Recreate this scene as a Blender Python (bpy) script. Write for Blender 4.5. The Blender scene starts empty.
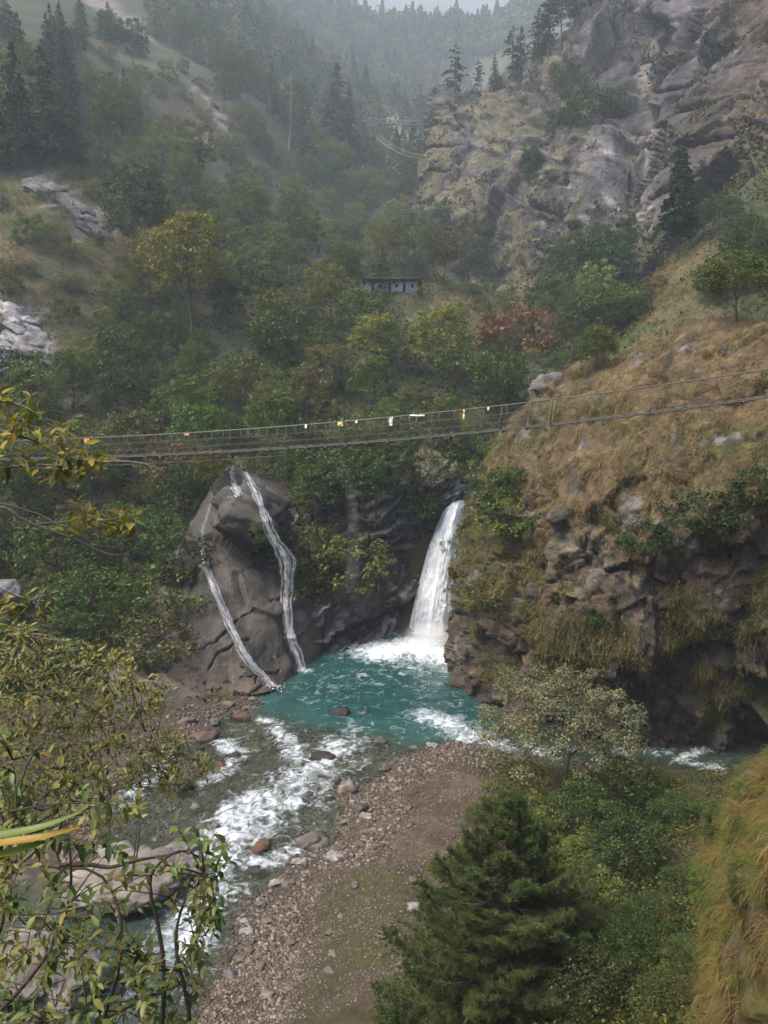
EXPOSURE, SUN_E, HAZE, SURF, LEAF = 1.85, 2.0, 0.00046, .68, .82
import bpy, math, random
import numpy as np
from mathutils import Vector, Matrix
from mathutils.bvhtree import BVHTree

random.seed(7)
RNG = np.random.default_rng(11)
SC = bpy.context.scene
COL = SC.collection
F = 750.0
PITCH = math.radians(10.0)
CAM = np.array([0.0, 0.0, 20.0])
CP, SP = math.cos(PITCH), math.sin(PITCH)


def ray(px, py):
    a = (np.asarray(px, float) - 384) / F
    b = (512 - np.asarray(py, float)) / F
    return np.stack([a, CP + b * SP, -SP + b * CP], -1)


def P(px, py, Y):
    """point seen at a photograph position, at distance Y in front of the viewpoint"""
    d = ray(px, py)
    return CAM + d * (np.asarray(Y, float) / d[..., 1])[..., None]


def G(px, py, z=0.0):
    """point of the level z seen at a photograph position"""
    d = ray(px, py)
    return CAM + d * ((z - CAM[2]) / d[..., 2])[..., None]


def project(p):
    q = np.asarray(p, float) - CAM
    f = q[..., 1] * CP - q[..., 2] * SP
    u = q[..., 1] * SP + q[..., 2] * CP
    return 384 + F * q[..., 0] / f, 512 - F * u / f, f


# ---------------------------------------------------------------- noise
def _hash(ix, iy, iz, s):
    h = (ix.astype(np.int64) * 374761393 + iy.astype(np.int64) * 668265263 + iz.astype(np.int64) * 2147483647 + s * 1274126177) & 0xFFFFFFFF
    h = ((h ^ (h >> 13)) * 1274126177) & 0xFFFFFFFF
    h = ((h ^ (h >> 16)) * 2246822519) & 0xFFFFFFFF
    h = h ^ (h >> 15)
    return (h & 0xFFFFFF) / float(0xFFFFFF)


def vnoise(p, s=0):
    i = np.floor(p)
    f = p - i
    f = f * f * f * (f * (f * 6 - 15) + 10)
    i = i.astype(np.int64)
    r = 0
    for dx in (0, 1):
        wx = f[:, 0] if dx else 1 - f[:, 0]
        for dy in (0, 1):
            wy = f[:, 1] if dy else 1 - f[:, 1]
            for dz in (0, 1):
                wz = f[:, 2] if dz else 1 - f[:, 2]
                r = r + wx * wy * wz * _hash(i[:, 0] + dx, i[:, 1] + dy, i[:, 2] + dz, s)
    return r * 2 - 1


def fbm(p, scale=1.0, octs=4, s=0, gain=0.5):
    """about -1..1"""
    p = np.asarray(p, float) / scale
    r, a, t = 0, 1.0, 0
    for k in range(octs):
        r = r + a * vnoise(p + 17.3 * k, s + k)
        t += a
        a *= gain
        p = p * 2.03
    return r / t * 1.5


def ridged(p, scale=1.0, octs=4, s=0):
    p = np.asarray(p, float) / scale
    r, a, t = 0, 1.0, 0
    for k in range(octs):
        r = r + a * (1 - 2 * np.abs(vnoise(p + 9.7 * k, s + k)))
        t += a
        a *= 0.5
        p = p * 2.1
    return r / t


def facet(p, scale=1.0, s=0, tilt=0.8):
    """blocky rock: every point takes the plane of its nearest seed"""
    p = np.asarray(p, float) / scale
    i = np.floor(p).astype(np.int64)
    best = np.full(len(p), 1e9)
    out = np.zeros(len(p))
    for dx in (-1, 0, 1):
        for dy in (-1, 0, 1):
            for dz in (-1, 0, 1):
                c = i + np.array([dx, dy, dz])
                o = np.stack([_hash(c[:, 0], c[:, 1], c[:, 2], s + k) for k in range(3)], -1)
                d = p - (c + o)
                dd = (d * d).sum(1)
                m = dd < best
                best[m] = dd[m]
                g = np.stack([_hash(c[m, 0], c[m, 1], c[m, 2], s + 5 + k) - .5 for k in range(3)], -1)
                h = _hash(c[m, 0], c[m, 1], c[m, 2], s + 9) - .5
                out[m] = h + tilt * 2 * (g * d[m]).sum(1)
    return out


def sstep(x, a, b):
    t = np.clip((x - a) / (b - a), 0, 1)
    return t * t * (3 - 2 * t)


def mix(a, b, t):
    t = np.asarray(t)[..., None]
    return np.asarray(a) * (1 - t) + np.asarray(b) * t


# ---------------------------------------------------------------- meshes
def make_mesh(name, V, Fc, mat=None, col=None, smooth=True, attrs=None):
    V = np.asarray(V, np.float32)
    me = bpy.data.meshes.new(name)
    if isinstance(Fc, np.ndarray):
        nf, k = Fc.shape
        idx = Fc.astype(np.int32).ravel()
        starts = np.arange(nf, dtype=np.int32) * k
    else:
        ln = np.array([len(f) for f in Fc], np.int32)
        nf = len(Fc)
        idx = np.fromiter((i for f in Fc for i in f), np.int32)
        starts = np.concatenate([[0], np.cumsum(ln)[:-1]]).astype(np.int32)
    me.vertices.add(len(V))
    me.vertices.foreach_set('co', V.ravel())
    me.loops.add(len(idx))
    me.loops.foreach_set('vertex_index', idx)
    me.polygons.add(nf)
    me.polygons.foreach_set('loop_start', starts)
    if smooth:
        me.polygons.foreach_set('use_smooth', np.ones(nf, bool))
    if col is not None:
        a = me.color_attributes.new('Col', 'FLOAT_COLOR', 'POINT')
        c = np.ones((len(V), 4), np.float32)
        c[:, :3] = np.clip(col, 0, 1)
        a.data.foreach_set('color', c.ravel())
    for k, v in (attrs or {}).items():
        a = me.attributes.new(k, 'FLOAT', 'POINT')
        a.data.foreach_set('value', np.asarray(v, np.float32))
    me.update()
    me.validate()
    if mat:
        me.materials.append(mat)
    return me


def add(name, me, parent=None, loc=None):
    o = bpy.data.objects.new(name, me)
    COL.objects.link(o)
    if parent is not None:
        o.parent = parent
    if loc is not None:
        o.location = loc
    return o


def tag(o, label=None, cat=None, group=None, kind=None):
    if label: o['label'] = label
    if cat: o['category'] = cat
    if group: o['group'] = group
    if kind: o['kind'] = kind
    return o


def empty(name, loc, label, cat, group=None):
    o = bpy.data.objects.new(name, None)
    COL.objects.link(o)
    o.location = loc
    o.empty_display_size = 0.1
    return tag(o, label, cat, group)


class MB:
    """collects geometry for one mesh"""
    def __init__(s):
        s.V, s.F, s.C, s.n = [], [], [], 0

    def put(s, V, Fc, c=None):
        V = np.asarray(V, float).reshape(-1, 3)
        s.V.append(V)
        s.F += [tuple(int(i) + s.n for i in f) for f in Fc]
        s.n += len(V)
        if c is not None:
            s.C.append(np.broadcast_to(np.asarray(c, float), (len(V), 3)))

    def tube(s, pts, rad, n=6, c=None, caps=True):
        pts = np.asarray(pts, float)
        rad = np.broadcast_to(np.asarray(rad, float), (len(pts),))
        t = np.gradient(pts, axis=0)
        t /= np.linalg.norm(t, axis=1)[:, None] + 1e-9
        ref = np.array([0, 0, 1.0]) if abs(t[0, 2]) < .9 else np.array([1.0, 0, 0])
        rings = []
        for k in range(len(pts)):
            a = np.cross(t[k], ref); a /= np.linalg.norm(a) + 1e-9
            b = np.cross(t[k], a)
            ref = -np.cross(t[k], a) if False else np.cross(a, t[k])
            ang = np.arange(n) * 2 * math.pi / n
            rings.append(pts[k] + rad[k] * (np.cos(ang)[:, None] * a + np.sin(ang)[:, None] * b))
        Fc = []
        for k in range(len(pts) - 1):
            for j in range(n):
                j2 = (j + 1) % n
                Fc.append((k * n + j, k * n + j2, (k + 1) * n + j2, (k + 1) * n + j))
        if caps:
            Fc.append(tuple(range(n))[::-1])
            Fc.append(tuple((len(pts) - 1) * n + j for j in range(n)))
        s.put(np.concatenate(rings), Fc, c)

    def box(s, c, size, R=None, colr=None):
        h = np.asarray(size, float) / 2
        V = np.array([[x, y, z] for x in (-1, 1) for y in (-1, 1) for z in (-1, 1)], float) * h
        if R is not None:
            V = V @ np.asarray(R).T
        s.put(V + np.asarray(c, float), [(0, 1, 3, 2), (4, 6, 7, 5), (0, 4, 5, 1), (2, 3, 7, 6), (0, 2, 6, 4), (1, 5, 7, 3)], colr)

    def mesh(s, name, mat, smooth=False):
        V = np.concatenate(s.V)
        return make_mesh(name, V, s.F, mat, np.concatenate(s.C) if s.C else None, smooth)


def grid_faces(nr, nc):
    i = np.arange(nr * nc).reshape(nr, nc)
    return np.stack([i[:-1, :-1], i[:-1, 1:], i[1:, 1:], i[1:, :-1]], -1).reshape(-1, 4)


def _cr(A, n, axis=0):
    """Catmull-Rom resample of A along axis to n samples"""
    A = np.moveaxis(np.asarray(A, float), axis, 0)
    m = len(A)
    ext = np.concatenate([2 * A[:1] - A[1:2], A, 2 * A[-1:] - A[-2:-1]])
    u = np.linspace(0, m - 1, n)
    i = np.minimum(u.astype(int), m - 2)
    t = (u - i).reshape((-1,) + (1,) * (A.ndim - 1))
    a, b, c, d = ext[i], ext[i + 1], ext[i + 2], ext[i + 3]
    r = .5 * ((2 * b) + (-a + c) * t + (2 * a - 5 * b + 4 * c - d) * t * t + (-a + 3 * b - 3 * c + d) * t ** 3)
    return np.moveaxis(r, 0, axis)


def loft(ctrl, nr, nc):
    """ctrl: rows (bottom..top) of (px,py,Y) or world triples -> (nr,nc,3)"""
    A = np.asarray(ctrl, float)
    return _cr(_cr(A, nr, 0), nc, 1)


def grid_normals(Gd):
    du = np.gradient(Gd, axis=1)
    dv = np.gradient(Gd, axis=0)
    n = np.cross(du, dv)
    n /= np.linalg.norm(n, axis=2)[..., None] + 1e-9
    return n


def pixrows(rows):
    A = np.asarray(rows, float)
    return P(A[..., 0], A[..., 1], A[..., 2])


def in_poly(x, y, poly):
    x = np.asarray(x, float); y = np.asarray(y, float)
    r = np.zeros(x.shape, bool)
    n = len(poly)
    for i in range(n):
        x1, y1 = poly[i]; x2, y2 = poly[(i + 1) % n]
        c = ((y1 > y) != (y2 > y)) & (x < (x2 - x1) * (y - y1) / (y2 - y1 + 1e-12) + x1)
        r ^= c
    return r


def poly_dist(x, y, poly, closed=True):
    d = np.full(np.shape(x), 1e9)
    n = len(poly)
    for i in range(n if closed else n - 1):
        ax, ay = poly[i]; bx, by = poly[(i + 1) % n]
        vx, vy = bx - ax, by - ay
        t = np.clip(((x - ax) * vx + (y - ay) * vy) / (vx * vx + vy * vy + 1e-12), 0, 1)
        d = np.minimum(d, np.hypot(x - ax - t * vx, y - ay - t * vy))
    return d


# ---------------------------------------------------------------- materials
def mat_base(name):
    m = bpy.data.materials.new(name)
    m.use_nodes = True
    nt = m.node_tree
    nt.nodes.clear()
    out = nt.nodes.new('ShaderNodeOutputMaterial')
    return m, nt, out


def N(nt, kind, **kw):
    n = nt.nodes.new(kind)
    for k, v in kw.items():
        if k in n.inputs.keys():
            n.inputs[k].default_value = v
        else:
            setattr(n, k, v)
    return n


def ramp(nt, stops, interp='LINEAR'):
    r = nt.nodes.new('ShaderNodeValToRGB')
    r.color_ramp.interpolation = interp
    e = r.color_ramp.elements
    while len(e) > 1:
        e.remove(e[-1])
    e[0].position = stops[0][0]; e[0].color = tuple(stops[0][1]) + (1,)
    for p, c in stops[1:]:
        q = e.new(p); q.color = tuple(c) + (1,)
    return r


def mat_surface(name, rough=.9, spec=.3, scale=1.0, lo=.6, hi=1.3, bump=.5, bscale=None, bdist=.1, stretch=(1, 1, 1), crack=0.0, rough2=None):
    """colour attribute varied by object-space noise in several sizes, with bump"""
    m, nt, out = mat_base(name)
    L = nt.links.new
    at = N(nt, 'ShaderNodeAttribute', attribute_name='Col')
    tc = N(nt, 'ShaderNodeTexCoord')
    mp = N(nt, 'ShaderNodeMapping', Scale=stretch)
    L(tc.outputs['Object'], mp.inputs['Vector'])
    n1 = N(nt, 'ShaderNodeTexNoise', Scale=scale, Detail=9.0, Roughness=.76)
    L(mp.outputs[0], n1.inputs['Vector'])
    r1 = ramp(nt, [(.3, (lo * SURF,) * 3), (.7, (hi * SURF,) * 3)])
    L(n1.outputs['Fac'], r1.inputs[0])
    mx = N(nt, 'ShaderNodeMix', data_type='RGBA', blend_type='MULTIPLY')
    mx.inputs[0].default_value = 1
    L(at.outputs['Color'], mx.inputs[6]); L(r1.outputs[0], mx.inputs[7])
    col = mx.outputs[2]
    n2 = N(nt, 'ShaderNodeTexNoise', Scale=(bscale or scale * 3), Detail=9.0, Roughness=.7)
    L(mp.outputs[0], n2.inputs['Vector'])
    hgt = n2.outputs['Fac']
    if crack > 0:
        v = N(nt, 'ShaderNodeTexVoronoi', feature='DISTANCE_TO_EDGE', Scale=scale * 1.1)
        dist = N(nt, 'ShaderNodeVectorMath', operation='MULTIPLY_ADD')
        n3 = N(nt, 'ShaderNodeTexNoise', Scale=scale * 1.5, Detail=4.0)
        L(mp.outputs[0], n3.inputs['Vector'])
        L(n3.outputs['Color'], dist.inputs[0]); dist.inputs[1].default_value = (.7 / scale,) * 3
        L(mp.outputs[0], dist.inputs[2])
        L(dist.outputs[0], v.inputs['Vector'])
        rc = ramp(nt, [(0.0, (1 - crack,) * 3), (.06, (1,) * 3)])
        L(v.outputs['Distance'], rc.inputs[0])
        mm = N(nt, 'ShaderNodeMath', operation='MULTIPLY')
        L(rc.outputs[0], mm.inputs[0]); L(n2.outputs['Fac'], mm.inputs[1])
        hgt = mm.outputs[0]
        mc = N(nt, 'ShaderNodeMix', data_type='RGBA', blend_type='MULTIPLY')
        mc.inputs[0].default_value = .6
        L(col, mc.inputs[6]); L(rc.outputs[0], mc.inputs[7])
        col = mc.outputs[2]
    b = N(nt, 'ShaderNodeBump', Strength=bump, Distance=bdist)
    L(hgt, b.inputs['Height'])
    bs = N(nt, 'ShaderNodeBsdfPrincipled', Roughness=rough)
    bs.inputs['Specular IOR Level'].default_value = spec
    if rough2 is not None:
        rr = ramp(nt, [(.35, (rough2,) * 3), (.65, (rough,) * 3)])
        L(n1.outputs['Fac'], rr.inputs[0]); L(rr.outputs[0], bs.inputs['Roughness'])
    L(col, bs.inputs['Base Color']); L(b.outputs[0], bs.inputs['Normal'])
    L(bs.outputs[0], out.inputs[0])
    return m


def mat_leaf(name, trans=.35, gloss=.08, tint=True, rough=.45):
    """leaf: vertex colour times the plant's own colour, partly lit through"""
    m, nt, out = mat_base(name)
    L = nt.links.new
    at = N(nt, 'ShaderNodeAttribute', attribute_name='Col')
    col = at.outputs['Color']
    if tint:
        oi = N(nt, 'ShaderNodeObjectInfo')
        mx = N(nt, 'ShaderNodeMix', data_type='RGBA', blend_type='MULTIPLY')
        mx.inputs[0].default_value = 1
        L(col, mx.inputs[6]); L(oi.outputs['Color'], mx.inputs[7])
        col = mx.outputs[2]
    gl = N(nt, 'ShaderNodeMix', data_type='RGBA', blend_type='MULTIPLY')
    gl.inputs[0].default_value = 1; gl.inputs[7].default_value = (LEAF * .90, LEAF * 1.08, LEAF * .82, 1) if tint else (LEAF, LEAF, LEAF * .9, 1)
    L(col, gl.inputs[6]); col = gl.outputs[2]
    d = N(nt, 'ShaderNodeBsdfDiffuse')
    t = N(nt, 'ShaderNodeBsdfTranslucent')
    g = N(nt, 'ShaderNodeBsdfGlossy', Roughness=rough)
    g.inputs['Color'].default_value = (.7, .7, .6, 1)
    L(col, d.inputs[0])
    br = N(nt, 'ShaderNodeMix', data_type='RGBA', blend_type='MULTIPLY')
    br.inputs[0].default_value = 1
    br.inputs[7].default_value = (1.4, 1.35, .6, 1)
    L(col, br.inputs[6]); L(br.outputs[2], t.inputs[0])
    m1 = N(nt, 'ShaderNodeMixShader', Fac=trans)
    L(d.outputs[0], m1.inputs[1]); L(t.outputs[0], m1.inputs[2])
    m2 = N(nt, 'ShaderNodeMixShader', Fac=gloss)
    L(m1.outputs[0], m2.inputs[1]); L(g.outputs[0], m2.inputs[2])
    L(m2.outputs[0], out.inputs[0])
    return m


def mat_plain(name, c, rough=.7, metal=0, spec=.3, vary=.25, scale=8.0):
    m, nt, out = mat_base(name)
    L = nt.links.new
    tc = N(nt, 'ShaderNodeTexCoord')
    n1 = N(nt, 'ShaderNodeTexNoise', Scale=scale, Detail=6.0)
    L(tc.outputs['Object'], n1.inputs['Vector'])
    c = np.array(c)
    r = ramp(nt, [(.3, tuple(c * (1 - vary))), (.7, tuple(np.minimum(c * (1 + vary), 1)))])
    L(n1.outputs['Fac'], r.inputs[0])
    bs = N(nt, 'ShaderNodeBsdfPrincipled', Roughness=rough, Metallic=metal)
    bs.inputs['Specular IOR Level'].default_value = spec
    L(r.outputs[0], bs.inputs['Base Color'])
    L(bs.outputs[0], out.inputs[0])
    return m


BVHS = []


def register(V, Fc, name):
    BVHS.append((name, BVHTree.FromPolygons([tuple(v) for v in np.asarray(V, float)], [tuple(int(i) for i in f) for f in Fc])))


def cast(o, d, names=None):
    best = None
    for nm, b in BVHS:
        if names and nm not in names:
            continue
        h = b.ray_cast(Vector(o), Vector(d))
        if h[0] is not None and (best is None or h[3] < best[3]):
            best = (h[0], h[1], nm, h[3])
    return best


def cast_px(px, py, names=None):
    d = ray(px, py)
    return cast(CAM, d / np.linalg.norm(d), names)


def drop(x, y, names=None, top=600):
    return cast((x, y, top), (0, 0, -1), names)
# ---------------------------------------------------------------- camera, light, air
cam = bpy.data.cameras.new('camera')
camo = bpy.data.objects.new('camera', cam)
COL.objects.link(camo)
camo.location = CAM
camo.rotation_euler = (math.pi / 2 - PITCH, 0, 0)
cam.sensor_fit = 'VERTICAL'
cam.sensor_height = 36
cam.lens = 36 * F / 1024
cam.clip_start = .05
cam.clip_end = 12000
SC.camera = camo
SC.render.resolution_x, SC.render.resolution_y = 768, 1024
SC.view_settings.view_transform = 'Standard'
SC.view_settings.look = 'None'
SC.view_settings.gamma = 1
SC.view_settings.exposure = EXPOSURE
SC.cycles.use_denoising = True
SC.cycles.denoising_prefilter = 'ACCURATE'
SC.cycles.denoising_input_passes = 'RGB_ALBEDO_NORMAL'
SC.cycles.max_bounces = 7
SC.cycles.diffuse_bounces = 3
SC.cycles.glossy_bounces = 2
SC.cycles.transmission_bounces = 3
SC.cycles.volume_bounces = 6
SC.cycles.transparent_max_bounces = 16
SC.cycles.volume_step_rate = 5
SC.cycles.caustics_reflective = False
SC.cycles.caustics_refractive = False

W = bpy.data.worlds.new('World')
SC.world = W
W.use_nodes = True
wn = W.node_tree
wn.nodes.clear()
wo = wn.nodes.new('ShaderNodeOutputWorld')
bg = wn.nodes.new('ShaderNodeBackground')
sk = wn.nodes.new('ShaderNodeTexSky')
sk.sky_type = 'NISHITA'
sk.sun_disc = False
SUN_EL, SUN_AZ = math.radians(56), math.radians(-112)
sk.sun_elevation = SUN_EL
sk.sun_rotation = SUN_AZ
sk.altitude = 0
sk.air_density = 1.0
sk.dust_density = 5.0
sk.ozone_density = 2.0
hs = wn.nodes.new('ShaderNodeHueSaturation')
hs.inputs['Saturation'].default_value = 1.1      # cloud cover takes most of the blue out of the sky light
wn.links.new(sk.outputs[0], hs.inputs['Color'])
wn.links.new(hs.outputs[0], bg.inputs[0])
bg.inputs[1].default_value = .125
wn.links.new(bg.outputs[0], wo.inputs[0])

sl = bpy.data.lights.new('sun', 'SUN')
sl.energy = SUN_E
sl.angle = math.radians(18)
sl.color = (1, .91, .78)
so = bpy.data.objects.new('sun', sl)
COL.objects.link(so)
sd_ = Vector((math.sin(SUN_AZ) * math.cos(SUN_EL), math.cos(SUN_AZ) * math.cos(SUN_EL), math.sin(SUN_EL)))
so.rotation_euler = (-sd_).to_track_quat('-Z', 'Y').to_euler()

# ---------------------------------------------------------------- the valley: water outline, hillside heights
WPIX = [(262, 702), (284, 686), (305, 668), (330, 650), (385, 630), (440, 636), (452, 672), (478, 692), (505, 700), (550, 705),
        (590, 728), (640, 738), (700, 740), (768, 735), (950, 735), (950, 800), (768, 786), (700, 780), (640, 777), (590, 768),
        (530, 757), (490, 752), (450, 742), (425, 742), (385, 766), (350, 800), (335, 838), (290, 868), (255, 900), (228, 948),
        (208, 985), (190, 1024), (170, 1120), (-400, 1120), (-250, 930), (0, 890), (95, 850), (110, 800), (150, 768), (190, 742),
        (205, 722), (230, 712)]
WPOLY = [tuple(G(a, b)[:2]) for a, b in WPIX]
POOLPIX = [(275, 700), (300, 676), (330, 656), (385, 636), (440, 642), (450, 680), (500, 712), (470, 728), (420, 730), (340, 722), (300, 712)]
POOL = [tuple(G(a, b)[:2]) for a, b in POOLPIX]

_hp = [
    # left bank and the wooded slope above it
    (-150, 700, 43), (0, 700, 43), (100, 692, 46), (180, 662, 50), (-150, 600, 56), (0, 600, 57), (100, 592, 59), (235, 640, 53),
    (235, 540, 63), (235, 480, 67), (170, 540, 63), (60, 500, 68), (170, 470, 72), (0, 440, 76), (100, 415, 84), (-60, 380, 84),
    (0, 372, 88), (100, 352, 98), (0, 310, 95), (60, 270, 106), (0, 230, 112), (110, 250, 118), (110, 200, 130), (0, 175, 130),
    (0, 110, 162), (100, 110, 175), (60, 20, 215), (160, 60, 235), (0, -40, 250), (200, 130, 220), (200, 190, 185), (200, 260, 130),
    (200, 330, 100), (200, 390, 86), (230, 20, 400), (280, 0, 620), (310, 60, 520), (-200, 300, 100), (-200, 100, 165), (-250, -80, 250),
    # middle of the valley up to the hut and beyond
    (300, 478, 68), (300, 410, 82), (300, 345, 98), (300, 270, 140), (300, 205, 195), (290, 140, 290), (340, 110, 400), (380, 105, 500),
    (380, 478, 66), (390, 410, 82), (390, 345, 100), (390, 291, 115), (390, 265, 150), (390, 205, 230), (390, 165, 330), (420, 130, 440),
    (450, 440, 72), (450, 395, 84), (450, 345, 98), (450, 300, 116), (450, 285, 160), (440, 225, 240), (436, 175, 330),
    (520, 400, 80), (520, 345, 98), (520, 312, 125), (520, 310, 165), (600, 355, 90), (600, 340, 105), (600, 335, 125),
    (650, 330, 80), (680, 290, 86), (768, 300, 74), (690, 240, 100), (768, 225, 92), (768, 170, 110), (900, 250, 80), (900, 100, 110), (1000, -60, 160),
]
_pts = [tuple(P(*q)) for q in _hp]
_pts += [  # x, y, z: the near ground
    (0, 0, 18.2), (-3, 0, 18.4), (3.5, 0, 18.3), (0, 5, 13.8), (0, 9, 8.5), (0, 14, 3.6), (-8, 9, 10), (-4, 5, 14.8), (-9, 5, 15), (-12, 13, 5),
    (-10, 20, -.2), (-16, 28, 0), (0, 19, 1.7), (-4, 20, .9), (0, 25, 1.1), (0, 32, .7), (4.5, 14, 5.2), (6.5, 20, 3.2), (9, 26, 2.4), (13, 32, 1.5), (7, 35, .7),
    (4.8, 10, 8.5), (8, 12, 10), (14, 16, 10), (20, 22, 8), (22, 31, 4), (30, 34, 5), (10, 5, 15), (20, 5, 18), (0, -10, 24), (-20, -5, 24), (20, -10, 26),
    (-22, 20, 2), (-24, 30, 3), (-22, 38, 3), (-30, 20, 12), (-35, 35, 12), (40, 20, 18), (60, 40, 25), (50, 70, 32), (12, 58, 5), (20, 48, 6), (30, 42, 8),
    (5, 66, 8.5), (3, 62, 8), (10, 72, 9), (60, 90, 50), (-80, 20, 40), (-60, 50, 36), (-120, 60, 75), (0, -60, 50), (100, 30, 60), (-100, -50, 80),
    (100, 130, 80), (180, 200, 150), (0, 900, 330), (-200, 900, 420), (300, 700, 420), (200, 450, 250), (150, 300, 180), (450, 500, 450), (-450, 500, 420),
    (-300, 200, 260), (-450, 100, 350), (350, 100, 250), (60, 300, 95), (70, 200, 80), (80, 500, 160),
]
_pts = np.array(_pts)
_c2 = 25.0


def _phi(ax, ay, bx, by):
    return np.sqrt((ax[:, None] - bx[None]) ** 2 + (ay[:, None] - by[None]) ** 2 + _c2)


_A = _phi(_pts[:, 0], _pts[:, 1], _pts[:, 0], _pts[:, 1])
_n = len(_pts)
_Q = np.concatenate([np.ones((_n, 1)), _pts[:, :2]], 1)
_M = np.block([[_A - np.eye(_n) * 1.5, _Q], [_Q.T, np.zeros((3, 3))]])
_w = np.linalg.solve(_M, np.concatenate([_pts[:, 2], np.zeros(3)]))


def hill(x, y):
    r = np.zeros(len(x))
    for k in range(0, len(x), 20000):
        a, b = x[k:k + 20000], y[k:k + 20000]
        r[k:k + 20000] = _phi(a, b, _pts[:, 0], _pts[:, 1]) @ _w[:_n] + _w[_n] + _w[_n + 1] * a + _w[_n + 2] * b
    return r


def water_sd(x, y):
    d = poly_dist(x, y, WPOLY)
    return np.where(in_poly(x, y, WPOLY), -d, d) + np.where(y < 44, .75, .2) * fbm(np.stack([x, y, 0 * x], -1), 2.6, 4, 8)


def pool_sd(x, y):
    d = poly_dist(x, y, POOL)
    return np.where(in_poly(x, y, POOL), -d, d)


def terrain_z(x, y):
    p = np.stack([x, y, np.zeros_like(x)], -1)
    h = hill(x, y)
    dist = np.hypot(x, y)
    big = sstep(dist, 60, 160)
    amp = 1.0 * sstep(h, 1.5, 8) * sstep(y, 8, 40)
    h = h + amp * (fbm(p, 9, 4, 3) * 1.0 + big * fbm(p, 45, 4, 9) * 7.0 + sstep(dist, 250, 500) * ridged(p, 120, 3, 12) * 14)
    h = h + (.34 * fbm(p, 2.2, 4, 21) + .05 * ridged(p, .7, 3, 23)) * sstep(h, .1, 1)
    near = y < 66
    out = h
    sd = np.full(len(x), 50.0)
    sd[near] = water_sd(x[near], y[near])
    ps = np.full(len(x), 50.0)
    ps[near] = pool_sd(x[near], y[near])
    bank = np.where(sd > 0, .10 * sd + .02, -.32 - .1 * fbm(p, 1.6, 3, 5)) * np.where(sd > 0, 1, sstep(-sd, 0, 1.2)) + .07 * fbm(p, .9, 3, 6)
    bank = bank - 2.3 * sstep(-ps, -1.2, 2.5)
    t = sstep(sd, .2, 4.5)
    return bank * (1 - t) + out * t, sd, ps


def axis(lo, hi, a, b, fine, growth):
    xs = list(np.arange(a, b, fine))
    s, v = fine, b
    while v < hi:
        xs.append(v); s *= growth; v += s
    s, v = fine, a
    left = []
    while v > lo:
        s *= growth; v -= s; left.append(v)
    return np.array(left[::-1] + xs)


xs = axis(-520, 520, -24, 17, .2, 1.035)
ys = axis(-70, 1100, 12, 62, .2, 1.022)
XX, YY = np.meshgrid(xs, ys)
tx, ty = XX.ravel(), YY.ravel()
tz, tsd, tps = terrain_z(tx, ty)
TV = np.stack([tx, ty, tz], -1)
TF = grid_faces(len(ys), len(xs))
nrm = grid_normals(TV.reshape(len(ys), len(xs), 3)).reshape(-1, 3)
nz = np.abs(nrm[:, 2])
p3 = TV
g1 = fbm(p3, 6, 4, 31); g2 = fbm(p3, 1.2, 4, 33); g3 = fbm(p3, 28, 4, 35)
gravel = mix((.068, .050, .035), (.112, .088, .064), sstep(g2, -.5, .7))
gravel = mix(gravel, (.07, .048, .032), sstep(g1 + .4 * g2, 0, .6))
soil = mix((.075, .055, .036), (.11, .085, .055), sstep(g2, -.6, .6))
grass = mix((.060, .058, .024), (.135, .105, .050), sstep(g3 + .6 * g1, -.5, .6))
grass = mix(grass, (.055, .07, .024), sstep(fbm(p3, 3, 4, 37), .1, .6))
forest = mix((.032, .040, .016), (.06, .062, .024), sstep(g1, -.5, .5))
px_, py_, dd_ = project(TV)
front = dd_ > 3
# open ground: bar beside the river, grassy clearings
col = forest.copy()
bar = sstep(tsd, 9, 3) * (ty < 60) * sstep(tz, 3.2, 1.6)
col = mix(col, soil, sstep(tz, 6, 3) * (ty < 60))
col = mix(col, gravel, bar)
mossy = (ty < 60) * sstep(tsd, 1.8, 3.5) * sstep(g1 + .7 * g2, -.45, .4) * sstep(tx, -7, -2) * sstep(tz, 4, 2.5)
col = mix(col, (.060, .060, .020), mossy * .85)
# wet shore and bed
bed = mix((.085, .072, .052), (.17, .135, .095), sstep(g2, -.6, .6))
bed = mix(bed, (.055, .058, .045), sstep(fbm(p3, .8, 3, 41), 0, .7))
col = mix(col, bed, sstep(tsd, .5, -.1))
OPENP = [  # clearings by where they show: (polygon, strength)
    [(-150, 150), (60, 160), (115, 185), (118, 250), (100, 330), (60, 380), (-150, 400)],
    [(70, 45), (150, 55), (215, 95), (235, 150), (190, 160), (150, 120), (90, 100)],
    [(395, 292), (540, 296), (560, 330), (470, 345), (420, 320)],
    [(630, 262), (668, 236), (720, 262), (712, 320), (640, 345), (612, 335)],
    [(375, 100), (440, 140), (445, 190), (380, 160)],
]
openw = np.zeros(len(TV))
for pl in OPENP:
    d = poly_dist(px_, py_, pl)
    ins = in_poly(px_, py_, pl)
    openw = np.maximum(openw, np.where(ins, sstep(d, -12, 14), sstep(d, 16, 0)) * front * (ty > 55))
col = mix(col, grass, np.clip(openw * (1.1 + .6 * g1), 0, 1))
rockc = mix((.12, .11, .105), (.27, .25, .24), sstep(g2 + .5 * g1, -.6, .7))
ROCKP = [[(0, 290), (30, 300), (62, 350), (48, 385), (0, 392), (-60, 380), (-60, 300)],
         [(20, 170), (60, 172), (105, 205), (112, 232), (85, 240), (40, 205)],
         [(192, 84), (204, 88), (232, 122), (222, 126), (204, 108)],
         [(186, 138), (204, 136), (212, 148), (196, 152)]]
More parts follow.
